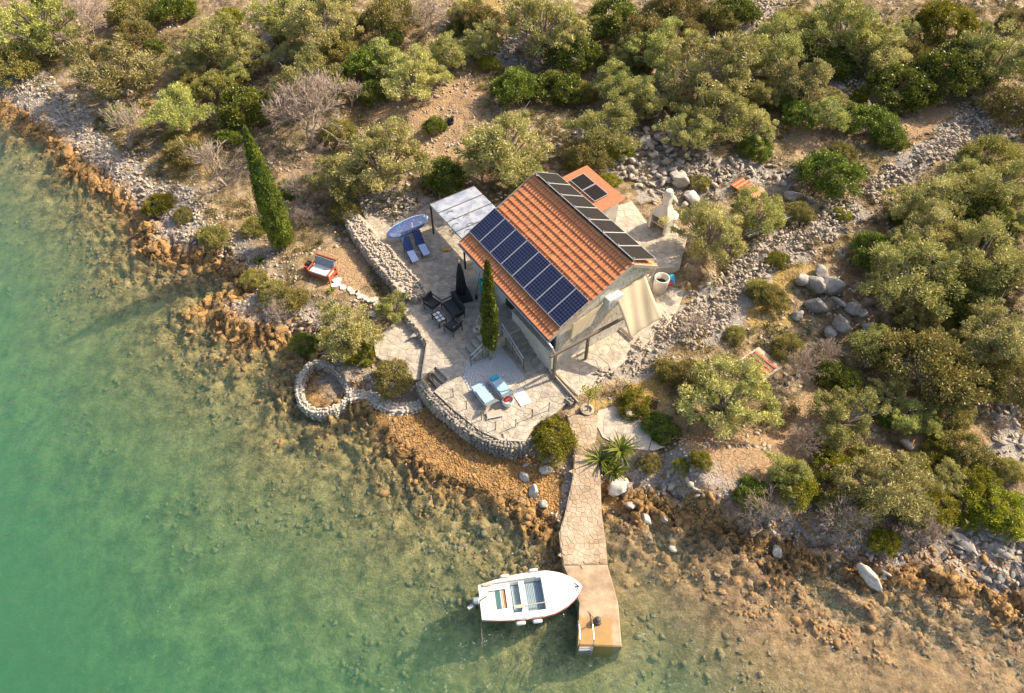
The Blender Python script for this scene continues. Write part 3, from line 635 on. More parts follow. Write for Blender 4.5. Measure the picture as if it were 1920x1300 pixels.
def shrub_proto(seed, mat, L=.085, W_=.06, K=120, n=130, hz=.75):
    global rng; rng = np.random.default_rng(seed); random.seed(seed)
    th_ = rng.random(K) * 6.283; ph = np.arccos(rng.uniform(-.1, 1, K)); r_ = rng.uniform(.5, 1, K) ** .45
    lob = 1 + .16 * np.sin(th_ * 2 + seed) + .12 * np.sin(th_ * 4 + seed * 3)
    C = np.stack([r_ * np.sin(ph) * np.cos(th_) * lob, r_ * np.sin(ph) * np.sin(th_) * lob, .35 + hz * r_ * np.cos(ph)], 1) * 1.25
    v, f, rv = leafcloud(C, rng.uniform(.16, .34, K), n, L, W_, .6, .85, .5, .6)
    return limbs([c * .85 for c in C[::9]], .06, .2).mesh('trunk', M['bark']), mesh_np('crown', v, f, mat, rv), 1.4
def dead_proto(seed, mat, gen=6):
    random.seed(seed); mb = MB(); cnt = [0]
    def grow(p, d, l, r, g):
        q_ = p + d * l + Vector((random.gauss(0, .06), random.gauss(0, .06), random.gauss(0, .04))) * l
        mb.tube([p, q_], [r, r * .68], 3 if g > 1 else 5, False); cnt[0] += 1
        if g >= gen: return
        for i in range(3 if g < gen - 1 else 4):
            nd = (d + Vector((random.gauss(0, .5), random.gauss(0, .5), random.gauss(.05, .33)))).normalized()
            grow(q_, nd, l * random.uniform(.66, .92), max(r * .64, .008), g + 1)
    for i in range(3): grow(Vector((0, 0, -.1)), Vector((random.gauss(0, .35), random.gauss(0, .35), 1)).normalized(), .75, .055, 1)
    return None, mb.mesh('twigs', mat), 1.75
def cypress_mesh(h, r, seed, n=9000, top=.04):
    global rng; rng = np.random.default_rng(seed)
    K = 420; t_ = rng.random(K) ** .85; z = .25 + t_ * (h - .3)
    prof = np.interp(t_, [0, .06, .25, .5, .8, 1], [.45, .85, 1, .8, .4, top]) * r
    a = rng.random(K) * 6.283; k = rng.uniform(.68, 1.0, K) + (rng.random(K) < .12) * .16
    C = np.stack([np.cos(a) * prof * k, np.sin(a) * prof * k, z], 1)
    v, f, rv = leafcloud(C, .10 + prof * .16, n // K * 3, .13, .05, .65, 1.5, 2.2, .2)
    core = MB().lathe([(r * .3, .3), (r * .72, .3 + h * .25), (r * .6, h * .6), (.05, h * .93)], n=9)
    kv = np.array(core.v); v2 = np.vstack([v, kv]); f2 = np.vstack([f, np.array(core.f) + len(v)])
    return mesh_np('crown', v2, f2, M['cyp'], np.concatenate([rv, np.zeros(len(core.f))]))
PR = {'O': [olive_proto(101 + i, M['olive'] if i % 2 else M['olive2']) for i in range(6)],
      'S': [shrub_proto(201 + i, M['dark']) for i in range(4)],
      'Y': [shrub_proto(301 + i, M['bright'], .11, .06, 80, 110) for i in range(2)],
      'B': [shrub_proto(401 + i, M['brown'], .08, .05, 140, 110, .8) for i in range(2)],
      'D': [dead_proto(501 + i, M['twig'], 7) for i in range(3)],
      'L': [dead_proto(601 + i, M['twig'], 6) for i in range(2)]}
rng = np.random.default_rng(99); random.seed(99)
KIND = {'O': ('olive_tree', 'olive tree', .84), 'S': ('dark_bush', 'bush', .45), 'Y': ('bright_bush', 'bush', .45), 'B': ('brown_bush', 'bush', .5), 'D': ('bare_tree', 'bare tree', .75), 'L': ('dead_scrub', 'dead scrub', .35)}
cnt = {}
def plant(k, px, py, rpx, label, sz=1.0, group=None):
    nm, cat, ch = KIND[k]; i = cnt.get(k, 0); cnt[k] = i + 1
    tm, cm, R0 = PR[k][(i * 7 + 3) % len(PR[k])]
    rm = 1.5
    for _ in range(6):
        p = ground(px, py, ch * rm); rm = rpx * (1.12 if k == 'O' else 1.06) * depth(p) / FPX
    s_ = rm / R0
    t_ = thing(nm, label, cat, (p.x, p.y, gz(p.x, p.y) - .05), random.uniform(0, 6.28), group)
    if tm: ob('trunk', tm, t_, (0, 0, 0), None, s_)
    ob('crown' if tm else 'branches', cm, t_, (0, 0, 0), None, (s_, s_, s_ * sz))
    return t_
VEG = """O 60 30 78|pale olive tree in the top left corner
D 152 42 55|bare grey tree between the two leftmost olive trees
O 205 112 78|wide olive tree with visible trunk, near the shore at upper left
S 325 15 42|bright dark-leaved bush at the top edge above the upper left olives
O 402 72 62|olive tree right of the bright bush at the top left
O 468 95 45|small olive tree at the top, left of the grey rubble patch
S 290 88 22|small dark round bush between two olives at upper left
O 325 200 55|pale olive tree above the shore scree, left of the leaning cypress
L 235 262 55|grey dead scrub on the slope above the shore at upper left
B 250 20 45|brown-green bush at the top edge at left
O 600 35 70|olive tree at the top edge, left of centre
O 575 135 62|olive tree directly above the large bare tree
D 568 222 82|large bare pinkish-grey tree beside the leaning cypress
S 456 202 54|bright green bush at the top end of the leaning cypress
S 428 258 24|dark bush left of the leaning cypress crown
B 405 160 40|low brown-green bush left of the bright green bush
L 420 330 60|dead grey scrub between cypress and shore
L 590 75 40|dead scrub among the top left olives
S 693 120 48|dark green bush left of the round pale olive, upper centre
S 700 172 34|dark bush below the other dark green bush, upper centre
O 775 135 62|round pale olive above the bare dirt path
O 842 92 42|small pale olive above the dirt path, right of the round olive
B 735 25 50|brown-green bush at the top edge, upper centre
S 860 52 20|tiny bright green bush near the top centre
L 790 50 50|dry reddish scrub at the top centre
O 1020 30 78|large olive at the top edge right of centre
S 1082 102 48|dark bush below the large top-edge olive
S 968 162 48|dark green bush at the head of the dirt path
S 1045 165 46|yellow-tipped dark bush right of the bush at the head of the path
S 1155 35 55|dark bush at the top edge above the big olives
B 1205 70 60|brown-green crown right of the dark top-edge bush
O 1135 232 60|olive tree above the small annex
O 1225 165 52|olive tree with pale leaves in the upper centre right
O 1240 85 65|olive at the top between dark bush and the great olive
O 1330 110 92|great olive tree, the biggest crown at upper centre right
O 1345 210 66|olive tree with grey trunk above the red roof pieces
O 1420 230 42|smaller olive at the right side of the great olives
S 1418 276 32|small glossy green bush on bare soil above the red roof pieces
B 1270 10 50|brown-green crown at the top edge right of centre
O 1455 75 66|olive left of the stone heap at the top right
O 1500 140 60|olive with thin grey branches at upper right
S 1560 120 40|dark bush behind the thin grey olive at upper right
O 1590 40 80|large olive at the top edge at upper right
O 1655 75 60|olive right of the large top-edge olive
Y 1775 42 58|yellow-green bush at the top right
S 1690 165 64|big round dark bush at upper right
S 1790 130 72|deep green bush right of the big round bush
O 1875 95 75|olive at the upper right edge
S 1632 232 52|dark bush just above the end of the stone wall
S 1672 262 30|dark bush at the upper side of the stone wall
S 1560 325 58|round dark bush right of the red roof pieces
O 1750 372 72|large olive on the lower side of the stone wall
B 1862 290 52|brown-green bush below the wall at the right edge
O 1880 340 75|olive at the right edge below the wall
S 1830 400 66|deep dark bush at the right edge, middle height
O 945 268 88|large olive directly behind the main roof
O 985 330 42|small olive touching the top corner of the main roof
O 715 285 82|large pale olive above the paddle board
O 640 325 58|olive left of the large pale olive, above the rubble wall
S 835 328 44|dense dark bush beside the glass pergola
S 815 235 24|small round bush beside the black bucket
O 1335 425 68|olive beside the outdoor oven
O 1425 390 55|olive between the red roof pieces and the timber poles
Y 1143 338 20|yellow-leaved shrub behind the annex
O 645 612 66|olive overhanging the shore below the wooden daybed
O 735 572 32|small olive at the corner of the patio
B 735 705 40|low yellowish bush beside the patio steps
Y 672 660 32|yellow-green low bush under the shore olive
Y 1040 822 46|feathery green bush left of the jetty path
O 1370 735 88|big olive right of the jetty below the stacked red planks
Y 1190 757 34|vivid yellow-green bush at the top of the jetty path
S 1240 802 34|dark bush right of the flat paving by the jetty
O 1712 505 90|very large olive in the middle of the right side
S 1640 470 46|dark green bush beside the shaded boulders
O 1750 430 70|olive above the very large olive at right
O 1850 470 80|olive near the right edge, middle height
S 1800 560 60|dark bush between the right side olives
B 1740 690 94|big brown-green tree at lower right
O 1870 620 76|olive at the right edge level with the house door
B 1895 710 62|brown-green bush at the right edge
O 1590 770 62|olive with bare pale branches left of the brown-green tree
S 1590 712 30|small dark bush by the lichen-spotted boulder
L 1500 690 45|dark dead scrub right of the stacked red planks
L 1535 668 34|dead scrub below the shaded boulders
B 1442 556 36|yellowish brush on the upper side of the rubble slope
L 1510 830 45|dry scrub on the bare soil right of the big olive
O 1670 900 84|large olive above the right hand shore
Y 1490 905 46|bright green bush at the edge of the bare soil, lower right
Y 1560 870 36|bright bush below the olive with bare branches
S 1410 925 34|dark low bush above the brown shallows
Y 1745 955 52|yellow-green bush on the shore slope at lower right
Y 1870 955 58|yellow-green bush above the grey shore blocks
Y 1660 1015 30|small bright bush above the flat slab on the shore
Y 1835 905 40|bright bush between the pale rocks and the shore bush
B 1600 950 48|brown-green bush at the lower right shore
L 1420 985 55|grey dead scrub at the shoreline right of the jetty
L 1590 1000 62|grey dead brush on the shore, lower right
L 1720 1015 50|pale dead brush above the grey blocks
B 1810 840 45|brown-green bush among the pale rocks at right
B 1290 700 36|low brush on the slope above the big olive by the jetty
B 1478 652 34|dark brush low on the left below the shaded boulders
O 1560 210 40|small olive below the thin grey olive
S 1500 215 36|dark bush between the upper right olives
O 1920 500 70|olive cut by the right edge, middle
B 1920 200 60|brown-green bush cut by the right edge, above the wall
S 1380 20 40|dark bush left of the top right stone heap
O 1160 150 50|olive left of the pale upper centre olive
B 905 40 42|low brown bush near the top centre
O 1290 240 50|olive above the rubble slope behind the house
L 560 380 45|dry brush shaded by the cypress
B 345 285 42|yellow-brown bush on the golden grass
O 520 20 50|olive on the top edge left of centre
S 620 -10 45|dark bush cut by the top edge, left of centre
B 20 120 50|brown bush at the left edge above the scree
L 1000 110 40|dead scrub above the yellow-tipped bush
B 1790 770 40|brown bush under the big brown-green tree"""
for ln in VEG.split('\n'):
    a, lab = ln.split('|'); k, x, y, r_ = a.split(); plant(k, float(x), float(y), float(r_), lab)
FILL = [(x, y) for x, y in [(548, 560), (515, 590), (500, 548), (575, 640), (470, 520), (300, 380), (350, 400), (395, 440), (560, 420), (110, 90), (255, 140), (370, 150), (430, 30), (520, 70), (640, 90), (660, 190), (640, 240), (740, 80), (900, 20), (920, 110), (1090, 170), (1190, 120), (1290, 180), (1390, 160), (1470, 190), (1540, 60), (1620, 180), (1720, 100), (1830, 60), (1890, 150), (1580, 290),
    (1680, 400), (1800, 330), (1890, 420), (1700, 590), (1780, 620), (1640, 640), (1830, 690), (1660, 780), (1720, 870), (1640, 850), (1530, 930), (1460, 960), (1800, 980), (1900, 880), (1560, 700), (1420, 540), (1470, 480), (1380, 620), (1240, 700), (1300, 620),
    (330, 250), (210, 220), (490, 420), (1150, 290), (1080, 300), (1320, 340), (590, 350), (640, 400), (540, 350), (1500, 400), (1580, 400), (1350, 960), (1290, 880), (1230, 870), (1320, 860), (1880, 800), (1770, 840)]]
LM = {'the large bare tree': (568, 222), 'the leaning cypress': (500, 340), 'the daybed': (607, 517), 'the tidal pool': (608, 725), 'the broad rubble wall': (700, 470), 'the dead scrub above the shore': (235, 262), 'the top left corner olive': (60, 30), 'the bare grey tree at top left': (152, 42), 'the round pale olive': (775, 135), 'the black tub': (843, 233), 'the pale olive above the paddle board': (715, 285),
    'the annex': (1115, 340), 'the great olive': (1330, 110), 'the red roof pieces': (1387, 354), 'the small glossy bush': (1418, 276), 'the top right stone heap': (1425, 30), 'the round dark bush at upper right': (1690, 165), 'the deep green bush at upper right': (1790, 130), 'the shaded boulders': (1550, 560),
    'the stacked red planks': (1423, 689), 'the brown-green tree at lower right': (1740, 690), 'the lichen-spotted boulder': (1622, 682), 'the bare soil patch': (1390, 860), 'the grey shore blocks': (1850, 1040), 'the long pale ledge stone': (1628, 1085), 'the flat shore slab': (1678, 1056), 'the very large right olive': (1690, 500),
    'the path head bush': (968, 162), 'the top edge olive right of centre': (1020, 30), 'the timber poles': (1450, 420), 'the outdoor oven': (1240, 410), 'the big olive by the jetty': (1370, 735), 'the big top edge olive at upper right': (1590, 40), 'the right edge olive below the wall': (1880, 340), 'the shore olive at upper left': (205, 112)}
used = set()
def wherelab(x, y, pre):
    for nm, (a, b_) in sorted(LM.items(), key=lambda k: math.hypot(k[1][0] - x, k[1][1] - y)):
        dx, dy = x - a, y - b_; v = 'above' if dy < 0 else 'below'; h = 'left' if dx < 0 else 'right'
        w_ = v if abs(dy) > 2.2 * abs(dx) else (h + ' of' if abs(dx) > 2.2 * abs(dy) else v + ' and ' + h + ' of')
        for l in (f'{pre} {w_} {nm}', f'{pre} farther {w_} {nm}'):
            if l not in used: used.add(l); return l
for i, (x, y) in enumerate(FILL):
    kk = 'BLBSBYB'[i % 7] if y < 800 else 'BYLY'[i % 4]
    plant(kk, x + random.uniform(-12, 12), y + random.uniform(-8, 8), random.uniform(17, 34), wherelab(x, y, {'B': 'small brown-green bush', 'L': 'small dead twig tangle', 'S': 'small dark bush', 'Y': 'small yellow-green bush'}[kk]), 1.0, 'small bushes in the gaps between the trees')
FILLO = [(1100, 45), (1185, 95), (1290, 60), (1395, 110), (1440, 165), (1300, 200), (1530, 80), (1625, 115), (1700, 50), (1830, 105), (1905, 40), (1800, 350), (1830, 330), (1905, 410), (1790, 440), (1730, 595), (1805, 640), (1845, 530), (1905, 660), (1670, 730), (1700, 775), (1560, 815), (1630, 860), (1725, 915), (1790, 890),
    (100, 8), (255, 62), (350, 105), (440, 130), (545, 90), (655, 45), (725, 105), (640, 165), (900, 75), (1000, 90), (1180, 200), (1400, 200), (1560, 180), (1480, 45), (1745, 790), (1860, 720), (1640, 640), (1100, 290), (860, 20), (1480, 880), (1230, 20), (1350, 30)]
for i, (x, y) in enumerate(FILLO):
    plant('OOBO'[i % 4], x, y, random.uniform(27, 44), wherelab(x, y, 'mid-sized ' + ('brown-green tree' if i % 4 == 2 else 'olive')), 1.0, 'mid-sized trees merging with the olive scrub')
# the two cypresses
def cypress(px, py, z, h, r, label, seed, bush=False):
    p = ground(px, py) if z is None else G(px, py, z)
    t_ = thing('cypress_tree', label, 'cypress', p)
    MB().tube([(0, 0, -.2), (0, 0, .5), (0, 0, h * .9)], [.13 if h > 6 else .07, .1 if h > 6 else .055, .02], 8).build('trunk', M['bark'], t_)
    ob('crown', cypress_mesh(h, r, seed), t_); return t_
cypress(534, 466, None, 8.3, .76, 'tall dark green cypress leaning over the slope left of the patio', 11)
CY2 = (925, 672)
# low scrub and dry grass nobody could count
rng = np.random.default_rng(5)
q = rng.uniform((-42, 8), (44, 56), (17000, 2)); sdv = sdist(q[:, 0], q[:, 1], land)
bl = np.zeros(len(q), bool)
for poly, z, fall in PADS: bl |= sdist(q[:, 0], q[:, 1], poly) > -.35
so_ = zone(q[:, 0], q[:, 1], SOILw) + .9 * zone(q[:, 0], q[:, 1], RUBw[3:5])
k = (sdv > 3.2) & ~bl & (fbm(q[:, 0] / 3.1, q[:, 1] / 3.1 + 30, 3) > .43) & (so_ < .4)
C = np.column_stack([q[k], gzv(q[k, 0], q[k, 1]) + .12]); C = C[:4200]
v, f, rv = leafcloud(C, rng.uniform(.14, .5, len(C)), 60, .12, .05, .7, .6, .8)
stuff(tag(ob('low_scrub', mesh_np('low_scrub', v, f, M['scrub'], rv)), 'grey-green low scrub covering the dry slope', 'scrub'))
k = (sdv > 2.6) & ~bl & (fbm(q[:, 0] / 2.4 + 60, q[:, 1] / 2.4, 3) + .2 * zone(q[:, 0], q[:, 1], GRASSw) > .53) & (so_ < .6)
C = np.column_stack([q[k], gzv(q[k, 0], q[k, 1]) + .05]); C = C[:4300]
v, f, rv = leafcloud(C, rng.uniform(.15, .4, len(C)), 34, .2, .022, .5, .25, 1.6)
stuff(tag(ob('dry_grass', mesh_np('dry_grass', v, f, M['straw'], rv)), 'straw-coloured dry grass between the trees', 'grass'))
# spiky plants beside the jetty and by the daybed
def spiky(px, py, r_, n, label, mat='bright'):
    p = ground(px, py); t_ = thing('spiky_plant', label, 'plant', (p.x, p.y, p.z))
    for i in range(n):
        a = 6.283 * i / n + random.uniform(-.2, .2); el = random.uniform(.15, 1.2); L = r_ * random.uniform(.75, 1.1)
        pts = []
        for s_ in (0, .35, .7, 1):
            rr = L * s_ * math.cos(el * (1 - .45 * s_)); pts.append(Vector((rr * math.cos(a), rr * math.sin(a), .1 + L * s_ * math.sin(el) - .35 * L * s_ * s_)))
        sd_v = Vector((-math.sin(a), math.cos(a), 0)); mb = MB(); W_ = .05
        P_ = [[q_ - sd_v * W_ * w_, q_ - Vector((0, 0, .015)), q_ + sd_v * W_ * w_] for q_, w_ in zip(pts, (.6, 1, .7, .05))]
        mb.grid(P_).build('leaf', M[mat], t_)
for a in [(1126, 866, 1.05, 44, 'larger spiky plant overhanging the jetty path'), (1163, 848, 1.0, 40, 'spiky plant behind the larger one beside the jetty path'), (1150, 886, .85, 36, 'lowest spiky plant beside the jetty path'),
          (622, 548, .35, 16, 'small agave near the white stepping stones'), (487, 492, .55, 24, 'dark tufted plant on the bank left of the daybed')]: spiky(*a, mat='dark' if a[0] in (487, 1160) else 'bright')

# ------------------------------------------------------------------ paving
random.seed(21); rng = np.random.default_rng(21)
def clip(poly, p, n):    # keep the side where (v-p).n < 0
    out = []
    for i in range(len(poly)):
        a, b_ = poly[i], poly[(i + 1) % len(poly)]; da = (a[0] - p[0]) * n[0] + (a[1] - p[1]) * n[1]; db = (b_[0] - p[0]) * n[0] + (b_[1] - p[1]) * n[1]
        if da <= 0: out.append(a)
        if (da < 0) != (db < 0) and da != db:
            t_ = da / (da - db); out.append((a[0] + (b_[0] - a[0]) * t_, a[1] + (b_[1] - a[1]) * t_))
    return out
def flags(area_poly, size, gap=.014):
    A = np.asarray(area_poly); lo, hi = A.min(0), A.max(0); pts = []
    g = size
    for x in np.arange(lo[0] - g, hi[0] + g, g):
        for y in np.arange(lo[1] - g, hi[1] + g, g * .9):
            pts.append((x + random.uniform(-.42, .42) * g, y + random.uniform(-.42, .42) * g))
    P_ = np.array(pts); ins = sdist(P_[:, 0], P_[:, 1], area_poly) > -g; P_ = P_[ins]; cells = []
    sdc = sdist(P_[:, 0], P_[:, 1], area_poly)
    for i, c in enumerate(P_):
        if sdc[i] < -.02: continue
        poly = [(c[0] - g * 1.2, c[1] - g * 1.2), (c[0] + g * 1.2, c[1] - g * 1.2), (c[0] + g * 1.2, c[1] + g * 1.2), (c[0] - g * 1.2, c[1] + g * 1.2)]
        d = np.hypot(*(P_ - c).T)
        for j in np.argsort(d)[1:14]:
            n = P_[j] - c; L = d[j]; poly = clip(poly, c + n * (.5 - gap / 2 / L), n / L)
            if len(poly) < 3: break
        if sdc[i] < g * 1.1:    # trim against the edge nearest to this stone
            for k in range(len(A)):
                a, b_ = A[k], A[(k + 1) % len(A)]; e = b_ - a; L = np.hypot(*e); e = e / L; tt = np.dot(c - a, e)
                if -.1 < tt < L + .1:
                    n = np.array([e[1], -e[0]]); s_ = np.dot(c - a, n); n = n if s_ < 0 else -n
                    if abs(s_) < g * 1.2: poly = clip(poly, a - n * .03, n)
                if len(poly) < 3: break
        if len(poly) >= 3:
            q_ = np.array(poly); ar = area(q_)
            if ar > size * size * .12: cells.append((ar, q_))
    return cells
def pave(parent, cells, z, name='flagstone', mat='flag', h=.02, limit=300):
    cells = sorted(cells, key=lambda c: -c[0] / (29.5 + .64 * c[1].mean(0)[1])); rest = MB(); nr = 0
    zf = z if callable(z) else (lambda x, y: z)
    for i, (ar, q_) in enumerate(cells):
        c = q_.mean(0); zz = zf(c[0], c[1]); top = h * random.uniform(.6, 1.1); loc = q_ - c
        m_ = MB(); zt = [zf(*p) - zz + top for p in q_]; zb = [zf(*p) - zz - .03 for p in q_]
        tgt = m_ if i < limit else rest
        off = (0, 0, 0) if i < limit else (c[0], c[1], zz)
        n = len(q_); inner = loc * .9
        vs = [(p[0] + off[0], p[1] + off[1], zb[k] + off[2]) for k, p in enumerate(loc)] + [(p[0] + off[0], p[1] + off[1], zt[k] - .008 + off[2]) for k, p in enumerate(loc)] + [(p[0] + off[0], p[1] + off[1], zt[k] + off[2]) for k, p in enumerate(inner)]
        fs = [(k, (k + 1) % n, n + (k + 1) % n, n + k) for k in range(n)] + [(n + k, n + (k + 1) % n, 2 * n + (k + 1) % n, 2 * n + k) for k in range(n)] + [tuple(range(2 * n, 3 * n))]
        tgt.add(vs, fs)
        if i < limit:
            inv = parent.matrix_basis.inverted() if parent else Matrix()
            ob(name, m_.mesh(name, M[mat]), parent, inv @ Vector((c[0], c[1], zz)))
        else: nr += 1
    if nr:
        o = rest.build(name + '_rest', M[mat], parent); stuff(o)
def slabstruct(name, px, z, depth_=1.0, mat='mortar'):
    A = toworld(px, z); o = MB().prism([tuple(p) for p in A], z - depth_, z).build(name, M[mat]); return struct(o), A
pat, PA = slabstruct('patio', patio_px, 1.2, 1.1)
# split so the gravel bed and stairs keep their own surface
TH = R(-56.16); HO = Vector((1.113, 31.021, 0)); HE = Vector((math.cos(TH), math.sin(TH), 0)); HB = Vector((-math.sin(TH), math.cos(TH), 0))
def ZX(px, py, X_):      # point seen at a pixel lying on a plane parallel to the gable
    z = 3.0
    for _ in range(30):
        p = G(px, py, z) - HO; xx = p.x * HE.x + p.y * HE.y; z += (X_ - xx) * 1.2
    p = G(px, py, z) - HO; return Vector((X_, p.x * HB.x + p.y * HB.y, z))
def HL(x, y, z=0): return HO + HE * x + HB * y + Vector((0, 0, z))
bed = [tuple(HL(*p)[:2]) for p in ((5.35, -5.62), (7.7, -5.75), (7.9, -7.3), (6.95, -8.5), (6.0, -8.3), (5.0, -7.45))]
cells = [c for c in flags(PA, .38) if not inpoly(*c[1].mean(0), bed) and not inpoly(*c[1].mean(0), [tuple(HL(*p)[:2]) for p in ((-.2, -4.3), (8.3, -4.3), (8.3, 3), (-.2, 3))]) and not inpoly(*c[1].mean(0), [tuple(HL(*p)[:2]) for p in ((3.4, -6.1), (3.4, -4), (7, -4), (7, -5.5), (5.6, -7.2), (4.4, -7.2))])]
pave(pat, cells, 1.2)
gb = MB().prism(bed, 1.15, 1.222).build('gravel_bed', M['pebble']); struct(gb)
q = inzone([np.array(bed)], 2600); q = q[inpoly(q[:, 0], q[:, 1], bed)]
stuff(tag(ob('gravel', rockmass('gravel', np.column_stack([q, np.full(len(q), 1.225)]), rng.uniform(.025, .055, len(q)), M['pebble'])), 'blue-grey gravel round the small cypress on the patio', 'gravel'))
gt_px = [(1034, 693), (1100, 600), (1200, 520), (1285, 545), (1262, 600), (1200, 655), (1150, 695), (1118, 722), (1084, 742)]
gt, GA = slabstruct('side_terrace', gt_px, 1.42, 1.0)
pave(gt, [c for c in flags(GA, .55) if not inpoly(*c[1].mean(0), [tuple(HL(*p)[:2]) for p in ((0, -5), (8.1, -5), (8.1, 3), (0, 3))])], 1.42, limit=200)
lp_px = [(700, 640), (745, 600), (758, 600), (799, 642), (789, 712), (765, 712), (735, 690), (705, 668)]
lp, LA = slabstruct('lower_path', lp_px, .93, .8); pave(lp, flags(LA, .5), .93)
by_px = [(1128, 395), (1185, 378), (1215, 420), (1240, 400), (1290, 440), (1275, 500), (1215, 505), (1170, 440)]
byd, BA = slabstruct('back_yard', by_px, 2.08, .6); pave(byd, flags(BA, .6), 2.08, limit=120)
wp_px = [(1122, 770), (1150, 762), (1190, 775), (1225, 812), (1215, 845), (1165, 838), (1130, 820), (1115, 790)]
wpd, WA = slabstruct('landing_paving', wp_px, 1.06, .5); pave(wpd, flags(WA, .75), 1.06)
# jetty
jt = thing('jetty', 'stone and concrete jetty reaching out into the shallow water beside the white boat', 'jetty', (0, 0, 0))
L_ = [(1062, 778, 1.12), (1078, 830, 1.0), (1074, 895, .85), (1060, 960, .62), (1048, 1000, .52), (1054, 1045, .5), (1056, 1060, .5)]
R_ = [(1122, 778, 1.12), (1117, 830, 1.0), (1126, 895, .85), (1128, 960, .62), (1135, 1010, .52), (1138, 1042, .5), (1139, 1058, .5)]
Lw = [G(*p) for p in L_]; Rw = [G(*p) for p in R_]
mb = MB()
for i in range(len(Lw) - 1):
    a, b_, c, d = Lw[i], Rw[i], Rw[i + 1], Lw[i + 1]; mb.prism([a[:2], b_[:2], c[:2], d[:2]], -1.2, [a.z, b_.z, c.z, d.z])
mb.build('causeway', M['jflag'], jt)
JP = np.array([p[:2] for p in Lw] + [p[:2] for p in Rw[::-1]])
_jy = np.array([p.y for p in Lw])[::-1]; _jz = np.array([p.z for p in Lw])[::-1]
pave(jt, flags(JP, .23, .008), lambda x, y: float(np.interp(y, _jy, _jz)), 'paving_stone', 'jflag', .03)
sl_px = [(1056, 1060), (1139, 1058), (1159, 1130), (1166, 1213), (1083, 1210), (1086, 1130)]
SW = [G(a, b_, .5) for a, b_ in sl_px]
mb = MB(); n = len(SW); lip = [p.lerp(sum(SW, Vector()) / n, .03) for p in SW]
mb.add([(p.x, p.y, -1.6) for p in SW] + [(p.x, p.y, .46) for p in SW] + [(p.x, p.y, .5) for p in lip], [(k, (k + 1) % n, n + (k + 1) % n, n + k) for k in range(n)] + [(n + k, n + (k + 1) % n, 2 * n + (k + 1) % n, 2 * n + k) for k in range(n)] + [tuple(range(2 * n, 3 * n))])
mb.build('slab', M['slab'], jt)
# mooring bollard, rope, swimming ladder
p = G(1120, 1166, .5); t_ = thing('mooring_bollard', 'dark iron bollard wrapped with rope on the end of the jetty', 'bollard', p)
MB().lathe([(0, 0), (.17, 0), (.17, .03), (.08, .06), (.08, .2), (.14, .24), (.12, .3), (0, .3)]).build('post', M['iron'], t_, smooth=True)
MB().tube([(.13 * math.cos(a * .7), .13 * math.sin(a * .7), .08 + a * .006) for a in range(28)], .02).build('rope_coil', M['rope'], t_)
mr = thing('mooring_rope', 'rope running from the bow of the boat to the jetty bollard', 'rope', p)
a0 = G(1076, 1118, .45) - p; MB().tube([a0, a0 * .6 + Vector((0, 0, -.02)), a0 * .3 + Vector((0, 0, .03)), Vector((-.08, 0, .14))], .018).build('strand', M['rope'], mr)
p = G(1098, 1208, .5); t_ = thing('swimming_ladder', 'galvanised bathing ladder hooked over the seaward end of the jetty', 'ladder', p)
w2 = .27
for sx in (-w2, w2):
    MB().tube([(sx, .75, .0), (sx, .75, .45), (sx, .55, .62), (sx, 0, .6), (sx, -.12, .45), (sx, -.16, -.9)], .024, 8).build('rail', M['steel'], t_)
for k in range(4): MB().box((0, -.16, .1 - .28 * k), (w2 * 2, .07, .03)).build('rung', M['steel'], t_)

